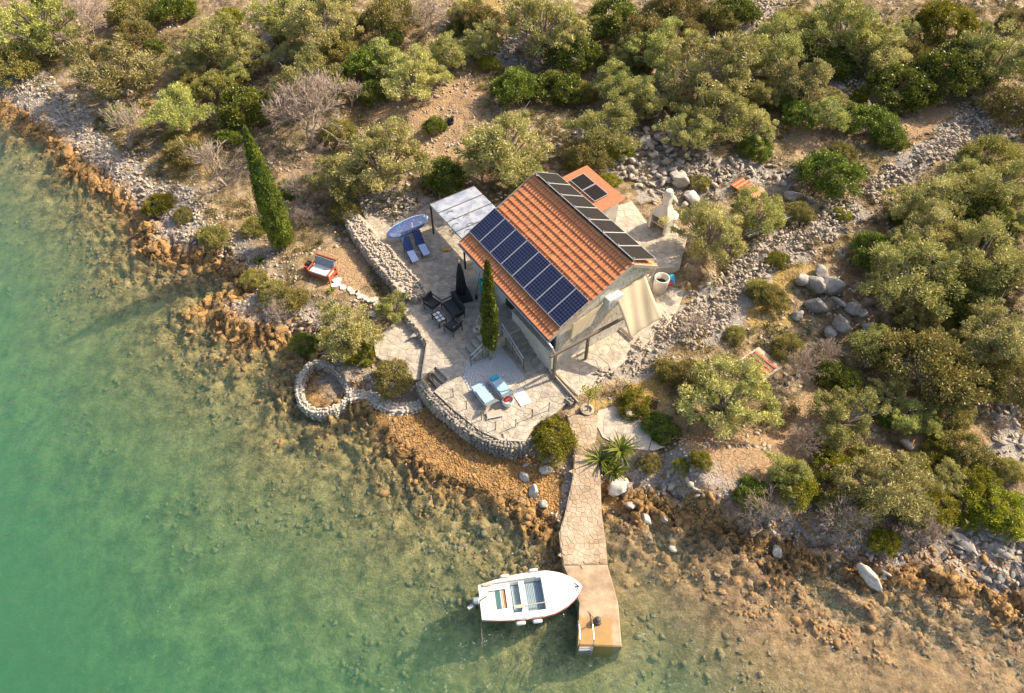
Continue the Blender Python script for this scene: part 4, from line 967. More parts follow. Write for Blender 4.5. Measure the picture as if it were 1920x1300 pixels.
# ------------------------------------------------------------------ low walls of stone round the patio and the tidal pool
def stonewall(name, label, path, width, zb, zt, s=.16, meshes=None, cap=None, core=True, limit=300, coremat='mortar'):
    meshes = meshes or STN; c0 = path[0]; t_ = thing(name, label, 'wall', (c0[0], c0[1], zb if not hasattr(zb, '__len__') else zb[0]))
    T0 = Vector(t_.location); N = len(path); zb = zb if hasattr(zb, '__len__') else [zb] * N; zt = zt if hasattr(zt, '__len__') else [zt] * N
    P_ = [Vector((p[0], p[1], 0)) for p in path]; nrm = []
    for i in range(N):
        d = (P_[min(i + 1, N - 1)] - P_[max(i - 1, 0)]).normalized(); nrm.append(Vector((-d.y, d.x, 0)))
    if core:
        w_ = width / 2 - s * .75; mb = MB(); vs = []
        for i in range(N):
            for k, zz in ((1, zb[i]), (1, zt[i] - s * .7), (-1, zt[i] - s * .7), (-1, zb[i])):
                v_ = P_[i] + nrm[i] * k * w_; vs.append((v_.x - T0.x, v_.y - T0.y, zz - T0.z))
        fs = [(i * 4 + k, i * 4 + (k + 1) % 4, i * 4 + 4 + (k + 1) % 4, i * 4 + 4 + k) for i in range(N - 1) for k in range(4)] + [(0, 1, 2, 3), tuple(range((N - 1) * 4, N * 4))]
        mb.add(vs, fs).build('core', M[coremat], t_)
    items = []
    for i in range(N - 1):
        L = (P_[i + 1] - P_[i]).length; m_ = max(1, int(L / (s * 1.3)))
        for j in range(m_):
            f = (j + random.uniform(.2, .8)) / m_; q_ = P_[i].lerp(P_[i + 1], f); nn = nrm[i].lerp(nrm[i + 1], f); zz0 = zb[i] * (1 - f) + zb[i + 1] * f; zz1 = zt[i] * (1 - f) + zt[i + 1] * f
            rows = max(1, int(width / (s * 1.35)))
            for r_ in range(rows): items.append((q_ + nn * (((r_ + .5) / rows - .5) * (width - s * .4) + random.uniform(-.2, .2) * s), zz1 - s * random.uniform(.2, .6), 1))
            zc = zz1 - s * 1.3
            while zc > zz0 + s * .2:
                for k in (-1, 1): items.append((q_ + nn * k * (width / 2 - s * .35) + nn.cross(Vector((0, 0, 1))) * random.uniform(-.4, .4) * s, zc, 0))
                zc -= s * 1.15
    items.sort(key=lambda a: (-a[2], a[0].y)); rp, rs = [], []
    for i, (q_, zz, tp) in enumerate(items):
        sz = s * random.uniform(.75, 1.2); lp_ = Vector((q_.x, q_.y, zz)) - T0
        if i < limit: ob('stone', meshes[i % len(meshes)], t_, lp_, rrot(), (sz * random.uniform(.8, 1.5), sz * random.uniform(.6, 1), sz * random.uniform(.5, .9)))
        else: rp.append(lp_); rs.append(sz)
    if rp: stuff(ob('loose_stones', rockmass('loose_stones', np.array(rp), np.array(rs), M['stone']), t_))
    return t_
cw = [G(a, b_, 1.25) for a, b_ in [(786, 712), (800, 732), (820, 753), (845, 775), (872, 797), (900, 816), (930, 829), (958, 833), (985, 830), (1002, 818)]]
stonewall('retaining_wall', 'curved grey stone wall holding up the seaward edge of the patio', cw, .42, .25, 1.2, .12, STNG, coremat='oldwall')
stonewall('stone_wall', 'low wall between the patio and the lit lower path', [G(a, b_, 1.35) for a, b_ in [(757, 588), (772, 604), (788, 624), (800, 640)]], .3, .8, 1.4, .12)
w1 = [ground(a, b_, .5) for a, b_ in [(652, 402), (672, 430), (700, 462), (728, 495), (752, 520), (775, 541)]]
bw_px = [(640, 398), (662, 390), (690, 415), (722, 455), (765, 505), (790, 534), (795, 547), (772, 556), (752, 545), (722, 510), (692, 472), (665, 437)]
bwA = toworld(bw_px, 1.7); bwt = thing('stone_wall', 'broad rubble-filled stone wall with rounded end left of the blue sun loungers', 'stone wall', (bwA[0][0], bwA[0][1], .8))
MB().prism([(p[0] - bwA[0][0], p[1] - bwA[0][1]) for p in bwA], -.3, .82).build('core', M['mortar'], bwt)
q = inzone([bwA], 900); q = q[sdist(q[:, 0], q[:, 1], bwA) > .02]; zz_ = 1.62 + rng.uniform(0, .12, len(q)) - .15 * (sdist(q[:, 0], q[:, 1], bwA) < .15); sz_ = rng.uniform(.05, .13, len(q)); P_w = np.column_stack([q, zz_]) - np.array(bwt.location); o_ = np.argsort(-sz_)
for i in o_[:300]: ob('stone', STN[i % 8], bwt, P_w[i], rrot(), (sz_[i] * 1.3, sz_[i], sz_[i] * .7))
stuff(ob('loose_stones', rockmass('loose_stones', P_w[o_[300:]], sz_[o_[300:]], M['stone']), bwt))
stonewall('wall_face', 'rough outer stone face of the broad rubble wall on its sandy side', [G(a, b_, 1.55) for a, b_ in [(645, 404), (665, 440), (692, 476), (722, 514), (750, 548), (772, 558)]], .25, .5, 1.7, .13)
cp = [G(a, b_, 1.8) for a, b_ in [(722, 455), (742, 480), (765, 505), (790, 532), (797, 545), (776, 555)]]
stonewall('stone_kerb', 'pale mortared rim along the patio side of the broad rubble wall', cp, .22, 1.1, 1.78, .12, coremat='render')
ring = [(579, 684), (569, 697), (561, 715), (560, 735), (565, 753), (576, 765), (591, 771), (609, 770), (627, 764), (642, 755), (654, 745), (655, 728), (648, 712), (637, 699), (624, 688), (608, 681), (592, 679), (579, 684)]
stonewall('tidal_pool_wall', 'ring of whitish stones round the small tidal pool by the shore', [G(a, b_, .35) for a, b_ in ring], .42, -.3, .42, .12, STNW, coremat='mortar')
cwk = [(654, 742), (675, 738), (692, 740), (712, 752), (735, 763), (760, 764), (790, 756)]
stonewall('stone_walkway', 'narrow walkway of whitish stones between the tidal pool and the patio wall', [G(a, b_, .5) for a, b_ in cwk], .75, 0, .5, .14, STNW)
# step stones from the daybed
sp_ = thing('stepping_stones', 'row of white stepping stones from the daybed to the lower path', 'stepping stones', ground(640, 540))
for i, (a, b_, s_) in enumerate([(633, 526, .22), (631, 535, .26), (643, 540, .2), (657, 544, .2), (664, 549, .2), (671, 551, .2), (677, 557, .2), (686, 560, .2), (694, 564, .2), (702, 563, .22), (706, 570, .22), (711, 578, .22), (700, 590, .22)]):
    p = ground(a, b_); n = 7; po = [(s_ * (1.2 + random.uniform(-.2, .2)) * math.cos(6.283 * k / n), s_ * (.8 + random.uniform(-.15, .15)) * math.sin(6.283 * k / n)) for k in range(n)]
    MB().prism(po, -.1, .05).build('stone', M['white'] if i < 3 else M['stone_w'], sp_, Vector((p.x, p.y, p.z + .02)) - sp_.location, (0, 0, random.uniform(0, 3)))

# ------------------------------------------------------------------ house
H = thing('stone_house', 'small stone house with terracotta roof and two rows of solar panels beside the patio', 'house', HO, TH)
def hp(mb, name, mat, par=H, **k): return mb.build(name, M[mat], par, **k)
ZR, FS, BS = 6.34, .498, .60         # ridge height, slopes
zf_ = lambda y: ZR + FS * y; zb_ = lambda y: ZR - BS * y
gab = [(-4.1, .9), (1.38, .9), (1.38, zb_(1.38) - .12), (0, ZR - .14), (-4.1, zf_(-4.1) - .12)]
mb = MB(); vs = [(x, y, z) for x in (.25, 8.02) for y, z in gab]
mb.add(vs, [(0, 1, 2, 3, 4), (9, 8, 7, 6, 5), (0, 5, 6, 1), (1, 6, 7, 2), (2, 7, 8, 3), (3, 8, 9, 4), (4, 9, 5, 0)])
wall = hp(mb, 'wall', 'render')
hp(MB().box((6.38, -4.27, 1.78), (3.5, .34, 1.66)), 'parapet', 'render')
hp(MB().box((6.38, -4.27, 2.63), (3.56, .4, .04)), 'parapet_cap', 'stone_w')
# rubble facing stones on the gable wall
fc = MB(); random.seed(3)
for z in np.arange(1.5, 5.9, .24):
    y = -4.0
    while y < 1.3:
        w_ = random.uniform(.22, .5); ymid = y + w_ / 2; top = (zf_(ymid) if ymid < 0 else zb_(ymid)) - .35
        if z < top: ob('facing_stone', MB().box((0, 0, 0), (.03 + random.uniform(0, .02), w_ - .02, .22)).mesh('facing_stone', M['render2']), wall, (8.03, ymid, z), (random.uniform(-.03, .03), 0, 0))
        y += w_
def window(x0, x1, z0, z1, y=-4.115, name='window', n=1):
    f = MB(); t_ = .06
    for bx in ((x0, z0, x1, z0 + t_), (x0, z1 - t_, x1, z1), (x0, z0, x0 + t_, z1), (x1 - t_, z0, x1, z1)): f.box(((bx[0] + bx[2]) / 2, y, (bx[1] + bx[3]) / 2), (bx[2] - bx[0], .08, bx[3] - bx[1]))
    for i in range(1, n): f.box((x0 + (x1 - x0) * i / n, y - .002, (z0 + z1) / 2), (.05, .07, z1 - z0 - .13))
    fr_ = hp(f, name, 'iron')
    for i in range(n):
        a, b_ = x0 + (x1 - x0) * i / n, x0 + (x1 - x0) * (i + 1) / n
        ob('pane', MB().box(((a + b_) / 2, y + .012, (z0 + z1) / 2), (b_ - a - .12, .01, z1 - z0 - .12)).mesh('pane', M['glass']), fr_)
window(.9, 2.0, 2.5, 3.7); window(2.6, 3.2, 2.6, 3.7); window(4.75, 7.95, 2.7, 3.95, n=5)
dr = hp(MB().box((4.05, -4.13, 2.95), (.9, .06, 1.9)), 'door', 'door'); ob('handle', MB().box((4.38, -4.18, 2.95), (.03, .05, .14)).mesh('handle', M['steel']), dr)
# roof
slab = MB(); e0_, e1_ = -4.72, 1.66
slab.add([(x, y, z) for x in (0, 8.244) for y, z in ((e0_, zf_(e0_) - .14), (e0_, zf_(e0_) - .02), (0, ZR - .02), (e1_, zb_(e1_) - .02), (e1_, zb_(e1_) - .14), (0, ZR - .14))],
         [(0, 1, 2, 5), (5, 2, 3, 4), (6, 11, 8, 7), (11, 10, 9, 8), (0, 6, 7, 1), (1, 7, 8, 2), (2, 8, 9, 3), (3, 9, 10, 4), (4, 10, 11, 5), (5, 11, 6, 0)])
roof = hp(slab, 'roof', 'fascia')
aF, aB = math.atan(FS), math.atan(BS)
TW = 8.16 / 40; CR = .352
prof = [(-.5, .004), (-.40, .0), (-.24, .004), (-.16, .035), (-.02, .068), (.16, .084), (.34, .066), (.46, .03), (.5, .006)]
tv = []
for yy, lift in ((.04, -.01), (-CR - .03, .054)): tv += [(a * TW, yy, z * .7 + lift) for a, z in prof]
tv += [(a * TW, -CR - .03, z * .7 + .054 - .035) for a, z in prof]; n = len(prof)
tile = bpy.data.meshes.new('tile'); tile.from_pydata(tv, [], [(i, i + 1, n + i + 1, n + i) for i in range(n - 1)] + [(n + i, n + i + 1, 2 * n + i + 1, 2 * n + i) for i in range(n - 1)]); tile.update(); tile.materials.append(M['tile'])
tl = []
for r_ in range(15):
    for c in range(40):
        d = r_ * CR; y = -d * math.cos(aF); tl.append((r_, c, .06 + TW * (c + .5), y, ZR - d * math.sin(aF)))
vis = [t for t in tl if 1 <= t[0] <= 7 or t[0] >= 12]; hid = [t for t in tl if not (1 <= t[0] <= 7 or t[0] >= 12)]
vis.sort(key=lambda t: (t[0] in (1, 12), -t[0])); rest = MB()
def tmat(x, y, z): return Matrix.Translation((x, y, z)) @ Euler((aF, 0, 0)).to_matrix().to_4x4() @ Euler((0, 0, random.gauss(0, .012))).to_matrix().to_4x4()
for i, t_ in enumerate(vis + hid):
    if i < 300: ob('tile', tile, roof, (t_[2], t_[3], t_[4] + random.gauss(0, .004)), (aF + random.gauss(0, .01), 0, random.gauss(0, .012)))
    else:
        Mx = tmat(*t_[2:]); rest.add([Mx @ Vector(v) for v in tv], [tuple(p.vertices) for p in tile.polygons])
# back slope tiles joined too
for r_ in range(6):
    for c in range(40):
        d = r_ * .33; Mx = Matrix.Translation((.06 + TW * (c + .5), d * math.cos(aB), ZR - d * math.sin(aB))) @ Euler((-aB, 0, 0)).to_matrix().to_4x4() @ Euler((0, 0, math.pi)).to_matrix().to_4x4()
        rest.add([Mx @ Vector((v[0], v[1] * .95, v[2])) for v in tv], [tuple(p.vertices) for p in tile.polygons])
stuff(ob('roof_tiles', rest.mesh('roof_tiles', M['tile']), roof))
cap = MB()
for a in range(7):
    t_ = math.pi * a / 6; cap.v.append((0, .12 * math.cos(t_), .10 * math.sin(t_)))
for a in range(7):
    t_ = math.pi * a / 6; cap.v.append((.36, .105 * math.cos(t_), .085 * math.sin(t_)))
cap.f = [(i, i + 1, 8 + i, 7 + i) for i in range(6)]; capm = cap.mesh('ridge_tile', M['tile'])
for i in range(24): ob('ridge_tile', capm, roof, (8.24 - .343 * (i + 1), 0, ZR + .02), (0, random.gauss(0, .01), 0))
for x, nm in ((.0, 1), (8.244, 2)):
    mb = MB().box((x, e0_ / 2, (zf_(e0_) + ZR) / 2 - .03), (.05, math.hypot(e0_, e0_ * FS) + .02, .17), rx=aF); mb.box((x, e1_ / 2, (zb_(e1_) + ZR) / 2 - .03), (.05, math.hypot(e1_, e1_ * BS), .17), rx=-aB)
    ob('verge_board', mb.mesh('verge_board', M['fascia']), roof)
g_ = MB(); zz = zf_(e0_) - .05
g_.add([(x, e0_ - .02 + yy, zz + z) for x in (-.05, 8.3) for yy, z in ((0, 0), (-.02, -.08), (-.07, -.1), (-.12, -.07), (-.13, .01), (-.12, .01), (-.06, -.08))], [(i, i + 1, 8 + i, 7 + i) for i in range(6)])
hp(g_, 'gutter', 'alu')
hp(MB().tube([(8.2, -4.8, zz - .08), (8.5, -4.75, zz - .25), (8.6, -4.6, zz - .8), (8.55, -4.5, 2.9)], .045), 'downpipe', 'alu')
hp(MB().tube([(8.24, 1.6, zb_(1.6) - .15), (8.22, 1.5, 4.6), (8.15, 1.42, 1.6)], .045), 'downpipe', 'alu')
# front solar panels
def pvmesh(w_, h_, mat): return MB().box((0, 0, 0), (w_ - .05, h_ - .05, .03)).mesh('solar_panel', M[mat])
def pvframe(w_, h_, t_=.03):
    mb = MB()
    for s_ in (-1, 1): mb.box((s_ * (w_ / 2 - t_ / 2), 0, .001), (t_, h_, .042)); mb.box((0, s_ * (h_ / 2 - t_ / 2), .002), (w_ - 2 * t_, t_, .042))
    return mb.mesh('frame', M['alu'])
pm, pf = pvmesh(1.02, 1.86, 'pv'), pvframe(1.02, 1.86)
d0 = 2.66 + .93
for i in range(8):
    x = .02 + 1.026 * i + .513; y = -d0 * math.cos(aF); z = ZR - d0 * math.sin(aF)
    q_ = ob('solar_panel', pm, H, (x, y - .16 * math.sin(aF), z + .16 * math.cos(aF)), (aF, 0, 0)); ob('frame', pf, q_)
for y_ in (.55, 1.35):
    d = 2.66 + y_; hp(MB().box((4.12, -d * math.cos(aF), ZR - d * math.sin(aF) + .12), (8.2, .04, .05)), 'mounting_rail', 'alu')
# back solar panels, black, raised along the ridge
yA, zA, yB, zB = .03, ZR + .27, 1.62, 5.80; aP = math.atan2(zA - zB, yB - yA); hl = math.hypot(zA - zB, yB - yA)
pm2, pf2 = pvmesh(1.15, hl, 'pvb'), pvframe(1.15, hl)
for i in range(7):
    q_ = ob('black_solar_panel', pm2, H, (.06 + 1.16 * i + .58, (yA + yB) / 2, (zA + zB) / 2), (-aP, 0, 0)); ob('frame', pf2, q_)
for i in range(8): hp(MB().box((.1 + 1.15 * i, .1, ZR + .17), (.04, .04, .34)), 'panel_strut', 'alu')
# annex with flat pitched roof sheet
ax_ = MB().box((.25, 3.95, 2.7), (3.3, 1.55, 2.3)); hp(ax_, 'annex_wall', 'render')
ar = MB(); P4 = [(-1.45, 3.1, 3.95), (2.28, 2.98, 3.95), (2.3, 4.85, 4.12), (-1.4, 4.95, 4.12)]
cols = 22; rowsv = []
for i in range(cols * 4 + 1):
    f = i / (cols * 4); a = Vector(P4[0]).lerp(Vector(P4[1]), f); b_ = Vector(P4[3]).lerp(Vector(P4[2]), f); dz = .035 * (1 + math.sin(f * cols * 2 * math.pi)) / 2
    rowsv.append([a + Vector((0, 0, dz)), a.lerp(b_, .5) + Vector((0, 0, dz)), b_ + Vector((0, 0, dz))])
M['annex'] = simple('annex_tile_sheet', (.52, .20, .085), (.42, .155, .065), 3, .8)
arf = hp(ar.grid(rowsv), 'annex_roof', 'annex', solid=.03)
pm3, pf3 = pvmesh(1.15, .98, 'pvb'), pvframe(1.15, .98)
for i in range(2):
    q_ = ob('black_solar_panel', pm3, H, (-.30 + 1.18 * i, 3.78, 4.14), (.09, 0, 0)); ob('frame', pf3, q_)
for i in range(10): ob('eave_tile', tile, H, (1.0 - .26 * i + 1.2, 3.05, 3.96), (0, 0, 0))
# air conditioner on the gable
acp = ZX(1150, 562, 8.2); ac = hp(MB().box((8.22, acp.y, acp.z), (.36, .85, .62)), 'air_conditioner', 'white'); ob('fan_grille', MB().lathe([(.02, .0), (.22, .0), (.22, .02), (.02, .02)], n=16).mesh('fan_grille', M['alu']), ac, (8.405, acp.y - .1, acp.z), (0, R(90), 0))

# terrace block and stairs in front of the door
ter = [HL(*p)[:2] for p in ((3.45, -4.1), (3.45, -5.3), (3.6, -5.9), (3.95, -6.2), (4.45, -6.25), (5.5, -6.05), (5.4, -5.45), (5.4, -4.42), (4.63, -4.42), (4.63, -4.1))]
tb = struct(MB().prism([tuple(p) for p in ter], 1.0, 1.96).build('door_terrace', M['mortar']))
pave(tb, flags(np.array([tuple(p) for p in ter]), .5), 1.96, 'flagstone', 'oldstep')
t_ = thing('stone_steps', 'stone steps going down along the house wall from the door terrace', 'steps', HL(5.4, -4.9, 1.2), TH)
for k in range(5): MB().box((.19 + .38 * k, 0, (1.8 - .16 * k + 1.0) / 2 - 1.2), (.375, 1.0, 1.8 - .16 * k - 1.0)).build('step', M['oldstep'], t_)
MB().box((1.0, -.6, -.02), (2.2, .16, .1)).build('edging', M['oldstep'], t_)
t_ = thing('stone_steps', 'stone steps going down to the seating area, left of the small cypress', 'steps', HL(5.0, -6.2, 1.2), TH)
for k in range(4): MB().box((-.02, -.17 - .34 * k, (1.8 - .18 * k + 1.0) / 2 - 1.2), (1.15, .335, 1.8 - .18 * k - 1.0)).build('step', M['oldstep'], t_)
stonewall('planter_wall', 'curved low wall at the outer corner of the door terrace', [HL(*p) for p in ((3.5, -5.2), (3.62, -5.8), (3.95, -6.2), (4.4, -6.3))], .22, 1.1, 2.2, .12, coremat='render')
def handrail(label, pts):
    o = thing('handrail', label, 'handrail', pts[0] - Vector((0, 0, .9)))
    MB().tube([p - o.location for p in pts], .036, 8).build('top_rail', M['alu'], o)
    MB().tube([p - o.location - Vector((0, 0, .35)) for p in pts], .024, 6).build('mid_rail', M['alu'], o)
    for f in (0, .5, 1):
        p = pts[0].lerp(pts[-1], f) - o.location; MB().tube([p, p - Vector((0, 0, .98))], .022, 6).build('post', M['iron'], o)
handrail('metal handrail of the steps along the house wall', [HL(5.3, -5.5, 2.85), HL(7.25, -5.5, 2.1)])
handrail('metal handrail of the steps left of the small cypress', [HL(5.6, -6.2, 2.85), HL(5.62, -7.6, 2.1)])
cypress(0, 0, None, 0, 0, '', 0) if False else None
p = HL(5.75, -6.5, 1.2); t_ = thing('cypress_tree', 'slim bright green cypress growing in the gravel bed beside the house', 'cypress', p)
MB().tube([(0, 0, -.1), (0, 0, 1), (0, 0, 6)], [.085, .07, .02], 8).build('trunk', M['bark'], t_)
ob('crown', cypress_mesh(6.1, .37, 17, 12000), t_, (0, 0, .75))
# kerb step continuing the house front
struct(MB().box(tuple(HL(9.3, -4.5, 1.3)), (2.4, .05, .24), rz=TH).build('kerb', M['mortar']))
stonewall('shade_block', 'square block at the terrace kerb end, coloured dark for a shaded step', [HL(9.9, -4.75), HL(10.35, -4.75)], .4, 1.15, 1.38, .12, STNG, coremat='oldwall')  # block stands in for a shaded step, its dark stone paints the shade

# gable side: beam, posts, sails
t_ = thing('timber_beam', 'long weathered beam on posts along the gable end of the house', 'beam', HL(8.6, -4.75, 1.2), TH)
MB().box((0, 2.3, 2.0), (.12, 4.9, .14)).build('beam', M['wood'], t_)
for y in (.15, 2.15): MB().box((0, y, 1.0), (.12, .12, 1.85)).build('post', M['wood'], t_)
t_ = thing('timber_strut', 'short dark plank lying where the big cream sail meets the terrace', 'plank', G(1169, 622, 1.5))
d = G(1189, 641, 1.5) - G(1155, 610, 1.5); MB().box((0, 0, .06), (d.length, .14, .07), rz=math.atan2(d.y, d.x)).build('plank', M['wood'], t_)
def sail(label, c4, sag=.25, inward=.12):
    w4 = [G(*c) for c in c4]; o = thing('shade_sail', label, 'shade sail', w4[3]); n = 14; P_ = []
    for i in range(n + 1):
        row = []
        for j in range(n + 1):
            s_, r_ = i / n, j / n; s2 = s_ + (.5 - s_) * inward * 4 * r_ * (1 - r_); r2 = r_ + (.5 - r_) * inward * 4 * s_ * (1 - s_)
            q_ = w4[0].lerp(w4[1], s2).lerp(w4[3].lerp(w4[2], s2), r2); q_ = q_ - Vector((0, 0, sag * 16 * s_ * (1 - s_) * r_ * (1 - r_) + .03 * math.sin(s_ * 17 + r_ * 5))); row.append(q_ - o.location)
        P_.append(row)
    MB().grid(P_).build('cloth', M['sail'], o, smooth=True, solid=.008)
    for k in range(4): MB().tube([w4[k] - o.location, w4[k] - o.location + (w4[k] - sum(w4, Vector()) / 4).normalized() * .3], .012, 5).build('cord', M['rope'], o)
sail('large cream shade sail stretched from the gable down to the side terrace', [(1152, 552, 4.75), (1209, 513, 5.05), (1243, 596, 3.9), (1181, 636, 3.2)], .15, .05)
sail('smaller cream shade sail hanging below the gable roof edge', [(1072, 609, 4.2), (1131, 568, 4.65), (1106, 612, 3.6), (1068, 640, 3.2)], .1, .05)
# white tank with blue crate behind the corner
p = G(1236, 545, 1.45); t_ = thing('water_tank', 'white plastic tank with open dark top behind the gable corner', 'tank', p, TH)
MB().lathe([(.0, 0), (.36, 0), (.42, .9), (.42, 1.0), (.36, 1.0), (.34, .55), (0, .55)], n=20).build('body', M['render'], t_, smooth=True)
MB().lathe([(0, 0), (.34, 0)], n=20).build('opening', M['black'], t_, (0, 0, .6))
p = G(1252, 527, 1.8); t_ = thing('blue_bag', 'bright blue plastic bag beside the white tank', 'bag', p)
MB().add([(-.4, -.2, 0), (.35, -.25, 0), (.45, .3, 0), (-.25, .3, 0), (-.3, -.1, .3), (.2, -.15, .22), (.3, .2, .36), (-.2, .25, .25)], [(0, 1, 5, 4), (1, 2, 6, 5), (2, 3, 7, 6), (3, 0, 4, 7), (4, 5, 6, 7), (3, 2, 1, 0)]).build('sack', M['cyan'], t_)
MB().box((.05, -.33, .08), (.3, .14, .16)).build('red_tag', M['red'], t_)

# pergola
t_ = thing('glass_pergola', 'flat pergola with translucent sheets and black posts at the far corner of the house', 'pergola', HL(-2.3, -2.7, 1.2), TH)
x0, x1, y0, y1, zt = -1.95, 1.9, -1.45, 1.5, 2.25
mb = MB()
for k in range(4):
    a, b_ = x0 + (x1 - x0) * k / 4, x0 + (x1 - x0) * (k + 1) / 4
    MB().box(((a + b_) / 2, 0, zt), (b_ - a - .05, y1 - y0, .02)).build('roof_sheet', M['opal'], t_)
for k in range(5): MB().box((x0 + (x1 - x0) * k / 4, 0, zt), (.045, y1 - y0 + .06, .06)).build('rafter', M['iron'], t_)
for y in (y0, y1): MB().box(((x0 + x1) / 2, y, zt - .06), (x1 - x0 + .1, .07, .08)).build('beam', M['alu'], t_)
for x, y in ((x0, y0), (x0, y1), (x1 - .2, y0), (x1 - .2, y1)): MB().box((x, y, zt / 2 - .08), (.08, .08, zt - .05)).build('post', M['black'], t_)
for k, (x, y) in enumerate([(-.6, -.9), (.0, -1.1), (.5, -1.2), (.2, -.3), (.9, -.5), (1.3, -.9)]):
    MB().tube([(x + .14 * math.cos(a), y + .2 * math.sin(a), zt + .03) for a in np.linspace(1.9, 4.6, 9)], .015, 5).build('dark_arc', M['iron'], t_)  # dark curved marks lying on the roof sheets

# outdoor oven
p = G(1238, 428, 2.08); ya = TH + R(10); t_ = thing('outdoor_oven', 'whitewashed outdoor barbecue oven with a rounded chimney behind the house', 'oven', p, ya)
for x in (-.55, .55): MB().box((x, 0, .5), (.16, .8, 1.0)).build('side_wall', M['render'], t_)
MB().box((0, .36, .55), (.94, .1, 1.1)).build('back_wall', M['iron'], t_); MB().box((0, 0, .45), (.94, .6, .08)).build('hearth', M['mortar'], t_)
MB().add([(-.63, -.4, 1.0), (.63, -.4, 1.0), (.63, .42, 1.0), (-.63, .42, 1.0), (-.22, -.05, 1.7), (.22, -.05, 1.7), (.22, .35, 1.7), (-.22, .35, 1.7)], [(0, 1, 5, 4), (1, 2, 6, 5), (2, 3, 7, 6), (3, 0, 4, 7)]).build('hood', M['render'], t_)
ch_ = MB().box((0, .15, 2.0), (.42, .38, .7)).build('chimney', M['render'], t_)
ob('cowl', MB().lathe([(.0, .35), (.2, .3), (.27, .12), (.27, 0), (.2, 0)], n=12).mesh('cowl', M['render']), ch_, (0, .15, 2.35))
p = G(1252, 424, 2.1); t_ = thing('garden_sink', 'round white stone table with a basin beside the outdoor oven', 'sink', p)
MB().lathe([(.28, 0), (.24, .7), (.5, .75), (.5, .85), (.2, .85), (.15, .7), (0, .7)], n=20).build('top', M['white'], t_, smooth=False)
MB().lathe([(0, 0), (.18, 0)], n=14).build('basin', M['iron'], t_, (0, 0, .78))

# ------------------------------------------------------------------ furniture
def seatframe(t_, w_, mat='black'):
    for x in (-w_ / 2 + .03, w_ / 2 - .03):
        MB().tube([(x, -.34, 0), (x, -.34, .6), (x, .34, .62)], .025, 6).build('arm', M[mat], t_); MB().tube([(x, .34, 0), (x, .34, .62), (x, .42, .85)], .022, 6).build('leg', M[mat], t_)
        MB().box((x, 0, .63), (.06, .66, .03)).build('armrest', M[mat], t_)
    MB().box((0, 0, .36), (w_ - .06, .66, .05)).build('seat', M['wicker'], t_)
    MB().box((0, 0, .43), (w_ - .14, .58, .09)).build('cushion', M['black'], t_)
    bk = MB().box((0, .37, .62), (w_ - .08, .04, .46), rx=-.17).build('backrest', M['wicker'], t_)
    for z in (.52, .62, .72, .82): ob('slat', MB().box((0, .345 + (z - .62) * .17, z), (w_ - .1, .03, .03)).mesh('slat', M['black']), bk)
def placed(name, label, cat, px, py, z, rz, group=None): return thing(name, label, cat, G(px, py, z), rz, group)
ZP = 1.23
a1 = placed('armchair', 'black armchair nearest the rubble wall, turned towards the coffee table', 'armchair', 812, 578, ZP, TH + R(105), 'black armchairs of the patio seating set'); seatframe(a1, .72)
a2 = copy_tree(a1); a2['label'] = 'black armchair nearest the steps, seen from behind'; a2.location = G(850, 620, ZP); a2.rotation_euler.z = TH - R(75)
sf = placed('garden_sofa', 'black two-seat sofa between the closed parasol and the coffee table', 'sofa', 850, 588, ZP, TH); seatframe(sf, 1.35)
ct = placed('coffee_table', 'low black coffee table with pale squares on its top', 'coffee table', 824, 604, ZP, TH)
MB().box((0, 0, .42), (.85, .5, .03)).build('table_top', M['black'], ct)
for x in (-.38, .38):
    for y in (-.21, .21): MB().box((x, y, .2), (.04, .04, .41)).build('leg', M['black'], ct)
for i in range(2):
    for j in range(3): MB().box((-.25 + .25 * j, -.11 + .22 * i, .44), (.18, .17, .012)).build('inlay', M['white'] if (i + j) % 2 else M['alu'], ct)
def lounger(t_, cloth, towel, frame='blue', rec=.55, L=1.9, W_=.6):
    s1 = 1.15
    for x in (-W_ / 2, W_ / 2):
        MB().tube([(x, -L / 2, .3), (x, -L / 2 + s1, .3), (x, L / 2 - .12, .3 + (L - s1) * math.sin(rec))], .02, 6).build('side_rail', M[frame], t_)
        for y in (-L / 2 + .2, .35): MB().tube([(x, y, 0), (x, y + .08, .3)], .018, 6).build('leg', M[frame], t_)
    MB().box((0, -L / 2 + s1 / 2, .31), (W_ - .03, s1, .015)).build('seat', M[cloth], t_)
    l2 = L - s1; MB().box((0, -L / 2 + s1 + l2 / 2 * math.cos(rec), .31 + l2 / 2 * math.sin(rec)), (W_ - .03, l2, .015), rx=rec).build('backrest', M[cloth], t_)
    if towel: MB().grid([[(x, -L / 2 - .03 + y, .33 + .012 * math.sin(9 * y + 5 * x)) for y in np.linspace(0, s1 * .82, 9)] for x in np.linspace(-W_ / 2 + .02, W_ / 2 - .02, 5)]).build('towel', M[towel], t_, solid=.01)
def yaw(foot, head, z): a, b_ = G(*foot, z), G(*head, z); return math.atan2(b_.y - a.y, b_.x - a.x) - math.pi / 2
b1 = placed('sun_lounger', 'left blue sun lounger with a pale towel, closest to the rubble wall', 'sun lounger', 770, 478, ZP, yaw((780, 494), (762, 460), ZP), 'blue sun loungers on the shaded patio'); lounger(b1, 'blue', 'towel', W_=.46)
b2 = copy_tree(b1); b2['label'] = 'right blue sun lounger with a pale towel, under the paddle board tail'; b2.location = G(791, 466, ZP)
rl = yaw((919, 757), (901, 733), 1.25) + math.pi
d1 = placed('sun_lounger', 'sun lounger with an aqua towel nearest the curved patio wall', 'sun lounger', 911, 752, ZP, rl, 'sun loungers at the sunny end of the patio'); lounger(d1, 'cushion', 'towel2', 'alu', .7, 1.7, .62)
